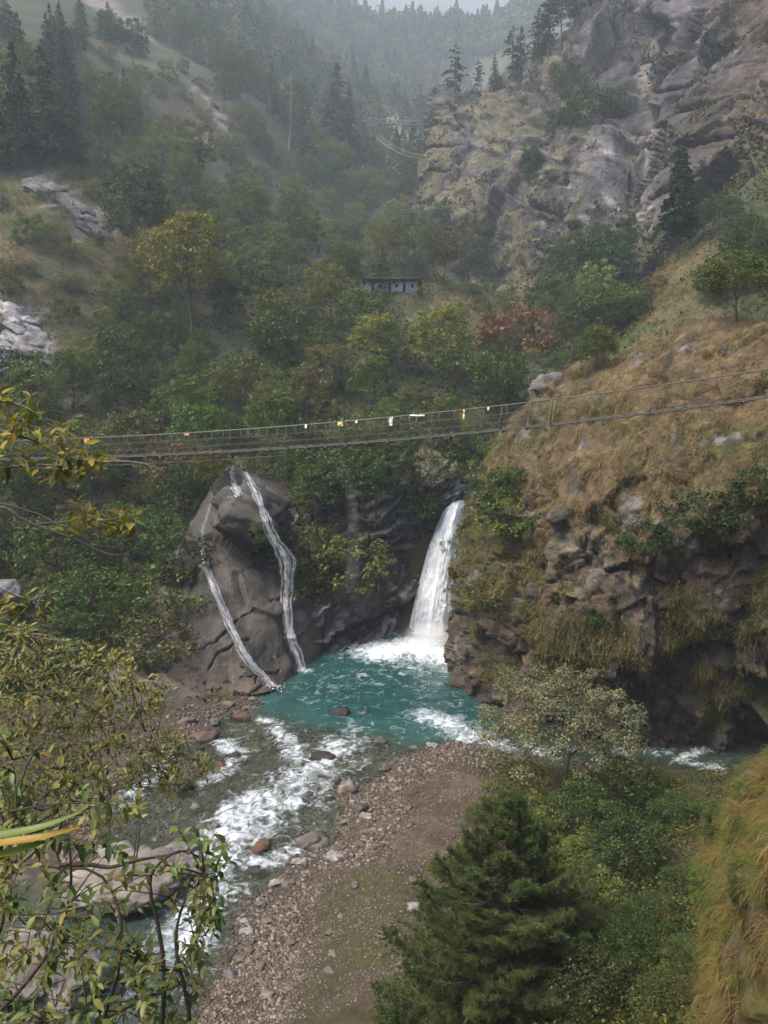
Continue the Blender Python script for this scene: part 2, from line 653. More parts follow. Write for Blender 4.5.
for pl in ROCKP:
    d = poly_dist(px_, py_, pl)
    ins = in_poly(px_, py_, pl)
    wgt = sstep(np.where(ins, d, -d) + 14 * g2 + 8 * g1, 1, 5) * front * (ty > 55) * .8
    col = mix(col, rockc, wgt)
bare = mix((.13, .11, .08), (.20, .17, .13), sstep(g2, -.4, .4))
for pl in [[(378, 112), (400, 120), (440, 165), (438, 172), (396, 135)], [(84, 0), (110, 0), (160, 40), (140, 44)]]:
    d = poly_dist(px_, py_, pl); ins = in_poly(px_, py_, pl)
    col = mix(col, bare, sstep(np.where(ins, d, -d) + 5 * g2, -2, 3) * front)
col = mix(col, (.04, .035, .03), (tx > 9) * sstep(ty, 34.5, 37) * (ty < 60) * (tz < 2) * 1.0)  # shade under the knoll overhang, painted into the ground colour
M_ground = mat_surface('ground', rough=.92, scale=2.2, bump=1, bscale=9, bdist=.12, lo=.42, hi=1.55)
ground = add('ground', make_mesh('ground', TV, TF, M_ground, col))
tag(ground, kind='structure')
register(TV, TF, 'ground')
OPENW = openw


def open_at(px, py):
    return any(in_poly(np.array([px]), np.array([py]), pl)[0] for pl in OPENP)


def ground_z(x, y):
    return float(terrain_z(np.array([float(x)]), np.array([float(y)]))[0][0])


# far mountains closing the valley
def mountain(name, y0, y1, zf, seed, ny=110, nx=220, xr=1.0):
    ys = np.linspace(y0, y1, ny)
    V = []
    for y in ys:
        w = xr * y * .9
        x = np.linspace(-w, w, nx)
        V.append(np.stack([x, np.full(nx, y), zf(x, y)], -1))
    V = np.concatenate(V)
    V[:, 2] += ridged(V * (1, 1, 0), 420, 5, seed) * 45 * sstep(V[:, 2], 40, 300) + fbm(V * (1, 1, 0), 60, 4, seed + 3) * 14
    Fc = grid_faces(ny, nx)
    a = fbm(V, 160, 5, seed + 7)
    c = mix((.035, .05, .024), (.10, .09, .05), sstep(a, 0, .8))
    o = add(name, make_mesh(name, V, Fc, M_far, c))
    tag(o, kind='structure')
    register(V, Fc, name)
    return o


M_far = mat_surface('far_slope', rough=.95, scale=.03, bump=1, bscale=.12, bdist=8, lo=.45, hi=1.5)
mountain('far_mountain', 1120, 1560, lambda x, y: -40 + (y - 1120) * 1.95 + np.abs(x - 130) * .16, 61)
mountain('valley_side', 620, 1040, lambda x, y: -60 + np.clip(-(x - 110) * .95, -200, 560) + np.clip((x - 190) * 1.2, 0, 560) + (y - 620) * .06, 71)
# ---------------------------------------------------------------- rock walls
M_rock = mat_surface('cliff_rock', rough=.85, scale=1.1, bump=1, bscale=3.5, bdist=.3, lo=.38, hi=1.6, crack=.22)
M_wetrock = mat_surface('wet_rock', rough=.55, rough2=.22, spec=.5, scale=1.1, bump=.7, bscale=4.0, bdist=.10, lo=.6, hi=1.3, crack=.0)
M_slab = mat_surface('slab_rock', rough=.8, rough2=.45, spec=.35, scale=1.1, bump=.9, bscale=5, bdist=.14, lo=.42, hi=1.5, crack=.0)


def wall(name, rows, nr, nc, mat, disp, colour, kind='structure', label=None, cat=None, world=False, smooth=True):
    ctrl = np.asarray(rows, float) if world else pixrows(rows)
    Gd = loft(ctrl, nr, nc)
    n = grid_normals(Gd)
    # turn normals to the viewpoint side
    s = np.sign(((CAM - Gd) * n).sum(2)); s = 1 if np.sum(s) > 0 else -1
    n = n * s
    V = Gd.reshape(-1, 3)
    nn = n.reshape(-1, 3)
    # smooth copy of the normals, so that the displacement does not fold
    V2 = V + nn * disp(V, nn)[:, None]
    n2 = (grid_normals(V2.reshape(nr, nc, 3)) * s).reshape(-1, 3)
    c = colour(V2, n2)
    Fc = grid_faces(nr, nc)
    if s < 0:
        Fc = Fc[:, ::-1]
    o = add(name, make_mesh(name, V2, Fc, mat, c, smooth))
    if kind:
        tag(o, kind=kind)
    else:
        tag(o, label, cat)
    register(V2, Fc, name)
    return o, V2, n2, Fc


# --- the grassy knoll to the right of the fall
KN = [
    # left flank wrapped behind the fall ............................................ front ................................ out of frame
    [(479, 640, 62), (457, 690, 52), (455, 680, 48.5), (480, 704, 45), (540, 726, 41.5), (600, 758, 39.5), (660, 762, 38.9), (720, 762, 38.4), (800, 770, 39), (900, 780, 38), (1100, 780, 38)],
    [(483, 600, 62), (465, 640, 53), (458, 645, 49), (482, 660, 45.5), (540, 680, 41.5), (600, 700, 39.5), (660, 715, 39.0), (720, 715, 38.2), (800, 720, 39), (900, 720, 37), (1100, 720, 37)],
    [(485, 560, 62), (469, 600, 54), (465, 600, 50), (488, 610, 46), (545, 625, 42), (600, 640, 38.8), (660, 650, 37.6), (720, 650, 37.2), (800, 640, 36), (900, 640, 35), (1100, 640, 35)],
    [(489, 520, 62), (477, 550, 56), (472, 550, 51.5), (495, 555, 47.5), (548, 565, 43), (600, 575, 39.6), (660, 580, 38), (720, 575, 36.5), (800, 560, 35), (900, 560, 34), (1100, 560, 33)],
    [(495, 490, 62), (485, 510, 57), (483, 505, 53.5), (505, 500, 49.5), (552, 500, 44.5), (600, 500, 41.5), (660, 500, 39.3), (720, 495, 37.2), (800, 480, 35.5), (900, 480, 34), (1100, 480, 33)],
    [(500, 470, 62), (492, 475, 58), (490, 470, 55.5), (520, 450, 51.5), (556, 440, 46.5), (600, 435, 44), (660, 430, 41.5), (720, 425, 39), (800, 410, 37.5), (900, 400, 36), (1100, 380, 34)],
    [(530, 450, 62), (520, 440, 59), (515, 432, 57), (533, 410, 54), (562, 397, 49.5), (605, 385, 47), (660, 370, 44.5), (720, 355, 42), (800, 335, 40), (900, 310, 38), (1100, 280, 36)],
    [(560, 440, 63), (545, 425, 61), (535, 415, 59), (545, 392, 57), (570, 377, 54), (615, 359, 51.5), (665, 348, 49.5), (720, 338, 47.5), (800, 322, 45), (900, 300, 43), (1100, 270, 40)],
    [(590, 440, 68), (570, 425, 66), (560, 420, 65), (565, 400, 63), (585, 390, 61), (630, 372, 60), (680, 360, 59), (740, 350, 58), (810, 330, 56), (900, 300, 54), (1100, 250, 50)],
    [(610, 460, 78), (590, 450, 76), (585, 445, 75), (590, 430, 74), (610, 425, 73), (640, 410, 72), (700, 400, 71), (760, 390, 70), (820, 370, 68), (900, 340, 66), (1100, 300, 62)],
]


def kn_rock(V):
    return sstep(.35 * fbm(V, 2.2, 4, 121) + fbm(V, .9, 4, 123) + .5 * fbm(V, 6, 3, 135), .12, .42)


def kn_disp(V, n):
    z = V[:, 2]
    low = sstep(z, 13.5, 9) if False else None
    px, py, d = project(V)
    rocky = sstep(py, 470 + 25 * fbm(V, 5, 2, 3), 540)
    d1 = .9 * fbm(V, 7, 3, 101)
    d2 = (.95 * facet(V * (1, 1, .7), 3.1, 103) + .6 * facet(V * (1, 1, .75), 1.2, 107)) * (.48 + .70 * rocky)
    d3 = .22 * fbm(V, 1.1, 4, 109) + .30 * facet(V * (1.2, 1.2, .5), 2.6, 113, 1.0) * rocky + .35 * ridged(V * (1, 1, .5), 2.5, 4, 115) * rocky
    return d1 + d2 + d3 + .20 * facet(V, .55, 111, 1.0) * rocky


def kn_col(V, n):
    px, py, d = project(V)
    a = fbm(V, 2.2, 4, 121); b = fbm(V, .7, 4, 123); c_ = fbm(V, 6, 3, 125)
    gold = mix((.12, .082, .042), (.19, .14, .068), sstep(b + .5 * a, -.5, .6))
    olive = mix((.065, .066, .02), (.115, .105, .032), sstep(b, -.5, .6))
    left = sstep(px, 560, 500) * sstep(py, 380, 440)
    g = mix(gold, olive, np.clip(sstep(c_ + .6 * a + .9 * left, .05, .6), 0, 1))
    g = mix(g, (.055, .07, .018), sstep(a + .8 * c_, .55, .95) * .8)
    fb = facet(V * (1.2, 1.2, .5), 2.6, 113, 1.0); rock = mix((.060, .048, .038), (.21, .175, .145), sstep(b * .6 + 1.2 * fb + .3 * a, -.6, .7))
    rock = mix(rock, (.19, .125, .075), sstep(fbm(V, 1.6, 3, 127), .1, .6) * .6)
    rock = mix(rock, (.050, .042, .034), sstep(fbm(V, 3.2, 4, 129), 0, .5) * .55)
    rock = mix(rock, (.075, .085, .025), sstep(fbm(V, 2.4, 4, 131), .15, .6) * .7)
    base = 520 + np.interp(px, [440, 520, 620, 700, 768], [60, 40, 15, -20, -20])
    rk = sstep(py + 45 * a + 25 * b, base, base + 60)
    top = kn_rock(V) * .92      # grey outcrops in the grass
    rockt = mix((.07, .062, .055), (.22, .205, .195), sstep(b + a, -.2, .9))
    c = mix(g, rockt, top)
    c = mix(c, rock, rk * sstep(n[:, 2], .97, .75))
    wet = sstep(V[:, 2], 1.2, .2)
    return mix(c, (.05, .042, .034), wet * .7)


knoll, KV, KNn, KF = wall('cliff_knoll', KN, 350, 460, M_rock, kn_disp, kn_col)

# --- big cliff on the far right
RC = [
    [(470, 330, 330), (436, 330, 215), (450, 370, 190), (482, 380, 172), (545, 400, 150), (600, 400, 132), (648, 400, 128), (700, 380, 112), (768, 380, 102), (900, 380, 90), (1150, 380, 85)],
    [(465, 270, 330), (436, 262, 218), (448, 290, 192), (485, 320, 175), (545, 340, 154), (600, 330, 138), (645, 310, 134), (700, 280, 117), (768, 265, 106), (900, 240, 94), (1150, 240, 88)],
    [(465, 230, 330), (437, 225, 222), (450, 240, 196), (488, 262, 180), (545, 280, 160), (598, 270, 144), (642, 250, 141), (695, 225, 121), (768, 205, 110), (900, 180, 98), (1150, 180, 90)],
    [(465, 190, 335), (438, 185, 226), (452, 195, 202), (492, 210, 187), (545, 220, 167), (596, 210, 150), (640, 190, 148), (692, 165, 126), (768, 145, 114), (900, 120, 102), (1150, 120, 94)],
    [(465, 150, 340), (438, 145, 232), (455, 152, 209), (497, 160, 196), (548, 160, 178), (598, 145, 158), (645, 125, 156), (695, 105, 133), (768, 85, 120), (900, 60, 108), (1150, 60, 100)],
    [(470, 120, 345), (440, 118, 240), (460, 117, 218), (500, 115, 208), (548, 108, 194), (598, 85, 176), (650, 65, 172), (700, 45, 144), (768, 20, 130), (900, 0, 118), (1150, -10, 110)],
    [(475, 105, 350), (445, 104, 246), (466, 98, 230), (502, 88, 224), (548, 62, 212), (598, 30, 200), (655, 0, 190), (705, -20, 160), (768, -45, 144), (900, -70, 132), (1150, -80, 125)],
    [(480, 102, 356), (450, 101, 256), (470, 93, 245), (505, 80, 242), (550, 48, 234), (600, 5, 226), (660, -45, 215), (710, -80, 190), (768, -110, 170), (900, -140, 155), (1150, -150, 150)],
    [(490, 125, 366), (470, 125, 275), (490, 115, 268), (515, 105, 268), (560, 75, 262), (610, 30, 258), (670, -30, 250), (720, -80, 230), (780, -120, 210), (900, -150, 190), (1150, -160, 180)],
]


def rc_disp(V, n):
    q = V @ np.array([[.70, 0, -.71], [0, 1, 0], [.71, 0, .70]]).T         # bedding dips down to the right
    vt = V * (1, 1, .42)
    gr_ = np.abs(np.mod(q[:, 2] / 6.5 + .35 * fbm(V, 22, 3, 231), 1) - .5)
    groove = sstep(gr_, .10, 0) * sstep(fbm(V, 14, 2, 233), -.3, .2)
    st = q * (1, 1, 1.9)
    return 4.5 * fbm(V, 32, 3, 201) + 4.6 * facet(vt, 18, 203, 1.0) + 1.8 * facet(st, 11, 205, 1.0) + .6 * facet(vt, 4.6, 207, 1.0) + .3 * facet(st, 3.2, 213, 1.0) + .35 * ridged(vt, 8, 3, 209) + .2 * fbm(V, 3, 3, 211) - 1.5 * groove


def rc_col(V, n):
    px, py, d = project(V)
    a = fbm(V, 9, 5, 221); b = fbm(V, 2.6, 4, 223); c_ = fbm(V, 24, 3, 225)
    grey = mix((.050, .045, .052), (.150, .138, .152), sstep(.45 * b + .8 * a, -.6, .7))
    brown = mix((.05, .039, .031), (.14, .105, .078), sstep(b, -.6, .6))
    fb = facet(V * (1, 1, .42), 4.2, 207, 1.0); grey = mix(grey, (.035, .032, .033), sstep(-fb, .15, .6) * .7); rock = mix(grey, brown, sstep(px + 50 * c_, 640, 720))
    q = V @ np.array([[.70, 0, -.71], [0, 1, 0], [.71, 0, .70]]).T
    band = fbm(q * (1, 1, 4), 7, 4, 227)
    rock = mix(rock, (.40, .38, .39), sstep(band, .25, .7) * sstep(np.hypot((px - 600) / 90, (py - 190) / 75), 1.1, .5) * .8)
    rock = mix(rock, (.34, .33, .33), sstep(band, .3, .7) * sstep(np.hypot((px - 480) / 40, (py - 150) / 45), 1.1, .5) * .6)
    pale = poly_dist(px + 6 * b, py, [(655, 45), (640, 75), (652, 110), (650, 150), (642, 175), (640, 210)], False)
    rock = mix(rock, (.34, .31, .27), sstep(pale + 5 * a, 6, 0) * .55)
    gr_ = np.abs(np.mod(q[:, 2] / 6.5 + .35 * fbm(V, 22, 3, 231), 1) - .5)
    rock = mix(rock, (.030, .027, .026), sstep(gr_, .10, 0) * sstep(fbm(V, 14, 2, 233), -.3, .2) * .8)
    gr = mix((.085, .080, .030), (.165, .140, .060), sstep(b, -.5, .5))
    gr = mix(gr, (.19, .135, .07), sstep(px + 60 * c_, 640, 720) * .7)
    slope = n[:, 2]
    cover = sstep(.45 * slope + .55 * a + .5 * c_ + .25 * b + .35 * sstep(px, 580, 520) * sstep(py, 110, 190) - .25 * sstep(px, 550, 590), .12, .42)
    low = sstep(py + 30 * a, 215, 260) * sstep(px, 470, 520) * .8
    c = mix(rock, gr, np.clip(cover, 0, 1) * .7)
    c = mix(c, gr * .85, low * sstep(a + .4 * b, -.3, .3))
    c = mix(c, (.05, .055, .022), sstep(fbm(V, 6, 4, 229) + .5 * c_, .42, .7) * .8)
    return c


bigcliff, RV, RN, RF = wall('far_cliff', RC, 330, 400, mat_surface('far_cliff_rock', rough=.9, scale=.42, bump=1, bscale=2.2, bdist=.5, lo=.32, hi=1.75, crack=.55), rc_disp, rc_col, smooth=False)

# --- curved, layered gorge wall left of the main fall
GW = [
    [(240, 720, 46), (285, 700, 49), (305, 680, 50.5), (330, 664, 53), (360, 650, 55.5), (388, 642, 57.8), (410, 640, 59.5), (430, 650, 61.5), (452, 660, 64), (470, 650, 66)],
    [(240, 690, 47), (285, 668, 50), (305, 655, 51.5), (330, 638, 54.5), (360, 622, 58), (388, 612, 60.5), (412, 612, 61.5), (432, 620, 62.5), (452, 625, 64.5), (472, 620, 66)],
    [(240, 650, 49), (285, 640, 51), (305, 622, 52.5), (330, 604, 55.5), (360, 594, 57), (388, 590, 58.5), (412, 592, 60), (434, 590, 62), (454, 590, 64.5), (474, 590, 66)],
    [(240, 610, 53), (285, 600, 54), (305, 590, 55), (330, 570, 57.5), (360, 555, 60), (388, 550, 61), (414, 550, 61.5), (436, 550, 62.5), (456, 552, 64.5), (476, 560, 66)],
    [(240, 560, 58), (285, 555, 58), (305, 550, 58.5), (330, 530, 60), (360, 515, 60.5), (390, 512, 60.5), (416, 515, 61), (438, 515, 62), (456, 525, 63.5), (478, 530, 66)],
    [(240, 520, 62), (285, 515, 61.5), (305, 510, 61.5), (330, 500, 62), (360, 488, 62), (392, 484, 62), (418, 482, 62.5), (440, 480, 64), (452, 507, 64.8), (480, 507, 66)],
    [(240, 500, 66), (285, 490, 64.5), (305, 490, 64.5), (330, 480, 65), (362, 470, 65), (395, 462, 65.5), (420, 460, 67), (440, 464, 68), (456, 495, 71), (482, 495, 72)],
    [(240, 500, 70), (285, 490, 70), (305, 488, 70), (330, 480, 71), (362, 474, 72), (396, 466, 74), (424, 462, 76), (446, 466, 76), (462, 480, 78), (486, 480, 78)],
]


def gw_layers(V):
    w = fbm(V, 5, 3, 301)
    return V[:, 2] - .035 * (V[:, 0] + 4) ** 2 * 0 - .32 * (V[:, 0] + 5) - .10 * (V[:, 1] - 50) + 1.1 * w


def gw_disp(V, n):
    t = gw_layers(V)
    l1 = np.mod(t / 1.35 + .15 * fbm(V, 2.5, 2, 303), 1)
    l2 = np.mod(t / .42 + .2 * fbm(V, 1.5, 2, 305), 1)
    step = np.minimum(l1 / .75, (1 - l1) / .25)
    step2 = np.minimum(l2 / .7, (1 - l2) / .3)
    return .9 * fbm(V, 6, 3, 307) + .62 * step * (1 + .6 * fbm(V, 3, 2, 313)) + .17 * step2 + .6 * facet(V, 3.4, 309) + .2 * facet(V, 1.1, 315) + .1 * fbm(V, .6, 3, 311)


def gw_col(V, n):
    b = fbm(V, .9, 4, 321); a = fbm(V, 3.5, 3, 323)
    t = gw_layers(V)
    st = fbm(np.stack([t * 3.2, V[:, 0] * .3, V[:, 1] * .3], -1), 1, 3, 325)
    c = mix((.020, .017, .016), (.075, .064, .057), sstep(b + st, -.6, .8))
    c = mix(c, (.33, .30, .28), sstep(st + .3 * b, .22, .5) * .85)
    moss = sstep(V[:, 2] + 1.2 * a, 10.5, 13) * sstep(n[:, 2], .1, .5)
    c = mix(c, (.07, .065, .022), moss)
    return c


gorge, GV, GN, GF = wall('gorge_wall', GW, 230, 260, M_wetrock, gw_disp, gw_col)

# --- the pale slabs on the left of the pool
SL = [
    [(110, 735, 41), (150, 722, 42.5), (190, 716, 43.3), (225, 708, 44.3), (248, 702, 45), (270, 694, 46.2), (292, 684, 48.5), (312, 668, 51), (330, 664, 54)],
    [(110, 700, 43), (150, 690, 44), (190, 684, 44.8), (225, 676, 46), (248, 672, 46.8), (270, 668, 48), (292, 660, 49.5), (312, 650, 51.8), (330, 650, 55)],
    [(110, 668, 45.5), (150, 662, 46), (190, 652, 46.6), (225, 645, 47.5), (248, 642, 48), (270, 640, 49), (292, 635, 50.6), (310, 630, 52.6), (326, 630, 56)],
    [(120, 640, 48.5), (155, 630, 48.8), (190, 620, 48.6), (225, 612, 49), (248, 608, 49.6), (270, 608, 50.5), (292, 608, 52), (308, 608, 54), (322, 608, 57)],
    [(140, 605, 53), (165, 590, 52.5), (192, 580, 51), (225, 575, 50.6), (248, 575, 51.6), (268, 578, 53), (288, 580, 54.5), (304, 582, 56), (318, 584, 58)],
    [(160, 570, 57), (180, 552, 56), (200, 540, 54.5), (222, 542, 54.5), (245, 548, 55.5), (266, 552, 56.5), (284, 555, 57), (300, 556, 58), (314, 556, 60)],
    [(180, 540, 60), (195, 520, 58.5), (210, 505, 57.5), (228, 505, 58), (246, 505, 58), (262, 505, 58), (280, 505, 58.5), (296, 505, 60), (312, 510, 62)],
    [(200, 500, 64), (212, 485, 62), (222, 475, 61), (232, 466, 61), (244, 466, 61), (256, 470, 61), (272, 480, 61.5), (290, 490, 63), (308, 495, 65)],
    [(210, 490, 70), (218, 475, 68), (226, 466, 67), (236, 458, 67), (246, 458, 67), (256, 462, 67), (270, 470, 68), (290, 480, 69), (308, 490, 70)],
]
CRACKS = [[(175, 655), (215, 640), (245, 615), (272, 600), (300, 590)], [(205, 675), (218, 655), (232, 646), (250, 640)],
          [(205, 682), (250, 680), (275, 672)], [(252, 690), (262, 668), (280, 655), (300, 640)], [(245, 700), (262, 690), (258, 684)],
          [(160, 668), (200, 668), (206, 690)]]


def sl_disp(V, n):
    px, py, d = project(V)
    qx, qy = px + 4 * fbm(V, 1.2, 3, 341), py + 4 * fbm(V, 1.2, 3, 343)
    cr = np.full(len(V), 1e9)
    for c in CRACKS:
        cr = np.minimum(cr, poly_dist(qx, qy, c, False))
    return .35 * fbm(V, 5, 3, 331) + .5 * facet(V, 4.2, 333, 1.0)  + .06 * fbm(V, .8, 3, 335) - .30 * sstep(cr, 1.6, .2) * sstep(fbm(V, 1.2, 2, 345), -.6, .2)


def sl_col(V, n):
    px, py, d = project(V)
    a = fbm(V, 2.5, 4, 351); b = fbm(V, .7, 4, 353)
    st = fbm(V @ np.array([[.8, 0, .6], [0, 1, 0], [-.6, 0, .8]]).T * (1, 1, 4), 2.5, 3, 355)
    c = mix((.055, .043, .035), (.135, .107, .088), sstep(b + a, -.7, .7))
    wt = np.minimum(poly_dist(px, py, [(203, 500), (203, 550), (225, 610), (255, 670), (275, 690)], False), poly_dist(px, py, [(250, 480), (270, 530), (289, 570), (287, 620), (302, 675)], False))
    c = c * (1 - .55 * sstep(wt + 8 * a, 16, 4))[:, None]
    c = mix(c, (.17, .12, .085), sstep(py + 12 * a, 650, 690) * .6)
    c = mix(c, (.035, .031, .030), sstep(st, .1, .5) * .7)
    c = mix(c, (.05, .045, .042), sstep(py + 25 * a, 610, 560) * .6)
    cr = np.full(len(V), 1e9)
    for k in CRACKS:
        cr = np.minimum(cr, poly_dist(px + 3 * a, py + 3 * b, k, False))
    c = mix(c, (.035, .04, .02), sstep(cr, 1.8, .5) * .6)
    return mix(c, (.07, .055, .04), sstep(V[:, 2], .7, .1) * .7)


slabs, SV, SN, SF = wall('slab_bank', SL, 200, 220, M_slab, sl_disp, sl_col)

# --- grassy bank at the lower right, close to the viewpoint
BK = [
    [(652, 1150, 12), (692, 1080, 12.2), (702, 970, 13), (707, 890, 14), (722, 835, 15.5), (762, 770, 17), (852, 745, 18)],
    [(772, 1110, 9.2), (774, 1040, 9.4), (764, 960, 10), (746, 892, 11), (746, 835, 12), (792, 768, 13), (862, 720, 14)],
    [(802, 1110, 8.2), (804, 1030, 8.6), (794, 930, 9), (780, 860, 9.8), (792, 800, 10.6), (820, 752, 11.6), (844, 690, 13)],
    [(844, 1100, 7.2), (844, 990, 7.5), (844, 900, 8), (844, 820, 9), (844, 760, 9.8), (859, 700, 11), (880, 650, 12)],
    [(1000, 1000, 6.5), (1000, 900, 7), (1000, 800, 7.5), (1000, 760, 8), (1000, 700, 9), (1000, 650, 10), (1000, 600, 11)],
    [(1300, 950, 6), (1300, 850, 6.5), (1300, 760, 7), (1300, 700, 7.5), (1300, 650, 8.5), (1300, 600, 9.5), (1300, 550, 10)],
]
bank, BV, BN, BF = wall('grassy_bank', BK, 120, 150, mat_surface('bank_soil', rough=.95, scale=5, bump=1, bscale=14, bdist=.08, lo=.4, hi=1.6),
                        lambda V, n: .45 * fbm(V, 1.8, 4, 361) + .14 * facet(V, .8, 363),
                        lambda V, n: mix(mix((.085, .06, .035), (.16, .12, .075), sstep(fbm(V, .4, 4, 365), -.5, .6)), (.11, .095, .03), sstep(fbm(V, 1.5, 3, 367), -.2, .4)))

# hanging boulder above the slabs
_ICO = {}


def ico(sub):
    if sub not in _ICO:
        import bmesh
        bm = bmesh.new()
        bmesh.ops.create_icosphere(bm, subdivisions=sub, radius=1)
        _ICO[sub] = (np.array([v.co[:] for v in bm.verts]), np.array([[v.index for v in f.verts] for f in bm.faces]))
        bm.free()
    return _ICO[sub]


def rock_geo(size, seed, sub=4, rough=.25, R=None):
    V, Fc = ico(sub)
    q = V * 1.0 + seed * 3.7
    r = 1 + rough * facet(q, .9, seed, 1.0) + rough * .5 * facet(q, .4, seed + 3) + rough * .35 * fbm(q, .5, 3, seed + 5)
    V = V * r[:, None]
    V = np.sign(V) * np.abs(V) ** .85 * np.asarray(size, float)
    if R is not None:
        V = V @ R.T
    return V, Fc


def rot(ax, deg):
    return np.array(Matrix.Rotation(math.radians(deg), 3, ax))


def rock_obj(name, c, size, seed, mat, cols, label, cat, R=None, sub=4, rough=.25, reg=True, group=None):
    V, Fc = rock_geo(size, seed, sub, rough, R)
    a = fbm(V + np.asarray(c), max(size) * .5, 4, seed + 21)
    col = mix(cols[0], cols[1], sstep(a, -.5, .6))
    if len(cols) > 2:
        col = mix(col, cols[2], sstep(fbm(V + np.asarray(c), max(size) * .3, 3, seed + 25), .2, .6) * .7)
    o = add(name, make_mesh(name, V, Fc, mat, col, smooth=sub > 3), loc=tuple(c))
    tag(o, label, cat, group)
    if reg:
        register(V + np.asarray(c), Fc, name)
    return o


rock_obj('overhanging_boulder', P(252, 516, 54.5), (2.9, 2.6, 1.9), 5, M_slab, [(.034, .029, .026), (.082, .070, .062), (.020, .018, .016)],
         'big grey brown boulder overhanging the dark hollow between the two left cascades', 'boulder', R=rot('Y', 28) @ rot('X', 10), rough=.24, sub=5)
rock_obj('river_boulder', G(140, 885, .2), (2.6, 1.7, 1.15), 9, M_slab, [(.20, .17, .15), (.33, .29, .26), (.13, .11, .10)],
         'large pale pinkish boulder in the river behind the near leafy shrub', 'boulder', R=rot('Z', 30), rough=.36, sub=5)
rock_obj('river_boulder', G(40, 985, .3), (2.2, 1.6, 1.2), 12, M_slab, [(.18, .155, .14), (.30, .265, .24), (.12, .105, .10)],
         'pale boulder at the lower left edge, hidden behind the shrub', 'boulder', R=rot('Z', -20), rough=.36, sub=5)
rock_obj('bank_boulder', P(5, 592, 52), (1.3, 1.1, .9), 15, M_slab, [(.22, .20, .19), (.34, .31, .30), (.16, .15, .14)],
         'light grey boulder among the dark trees at the left edge', 'boulder', rough=.2)
rock_obj('crest_outcrop', P(560, 394, 53.0), (1.9, 1.4, 1.3), 18, M_rock, [(.13, .12, .112), (.25, .24, .225), (.08, .072, .065)],
         'grey outcrop on the left shoulder of the grassy knoll', 'rock', rough=.3)

# pale and grey rock breaking through the left slopes
for i, (a, b, wpx, hk, c, lb) in enumerate([
    (14, 312, 46, .5, 1, 'pale rock outcrop at the left edge, top of the pale scar'), (34, 342, 42, .45, 1, 'pale rock outcrop in the middle of the pale scar'), (8, 362, 56, .5, 1, 'largest pale rock at the bottom of the pale scar'),
    (50, 190, 34, .4, 0, 'grey slab on the left clearing, upper left of three'), (72, 206, 36, .4, 0, 'grey slab on the left clearing, middle of three'), (94, 222, 32, .45, 0, 'grey slab on the left clearing, lowest of three'),
    (206, 98, 14, .35, 0, 'grey slab high on the slope, upper of the scar'), (220, 116, 14, .35, 0, 'grey slab high on the slope, lower of the scar'), (203, 145, 10, .5, 0, 'small grey rock under the high grey slabs'),
    (412, 322, 10, .5, 0, 'small grey rock in the golden terrace below the hut'), (470, 330, 8, .5, 0, 'grey rock beside the red shrubs')]):
    h = cast_px(a, b, ['ground'])
    if h:
        p = np.array(h[0]); s_ = wpx * p[1] / F / 1.5; p[2] -= .22 * s_
        cc = [(.26, .24, .23), (.50, .475, .46), (.16, .145, .135)] if c else [(.13, .12, .118), (.25, .235, .23), (.085, .078, .072)]
        rock_obj('rock_outcrop', p, (s_, s_ * .9, s_ * hk * .72), 140 + i, M_rock, cc, lb, 'rock', R=rot('Y', 32) @ rot('X', 26), sub=5, rough=.42, group='rocks breaking through the left slopes' if a < 400 else 'rocks on the terrace')
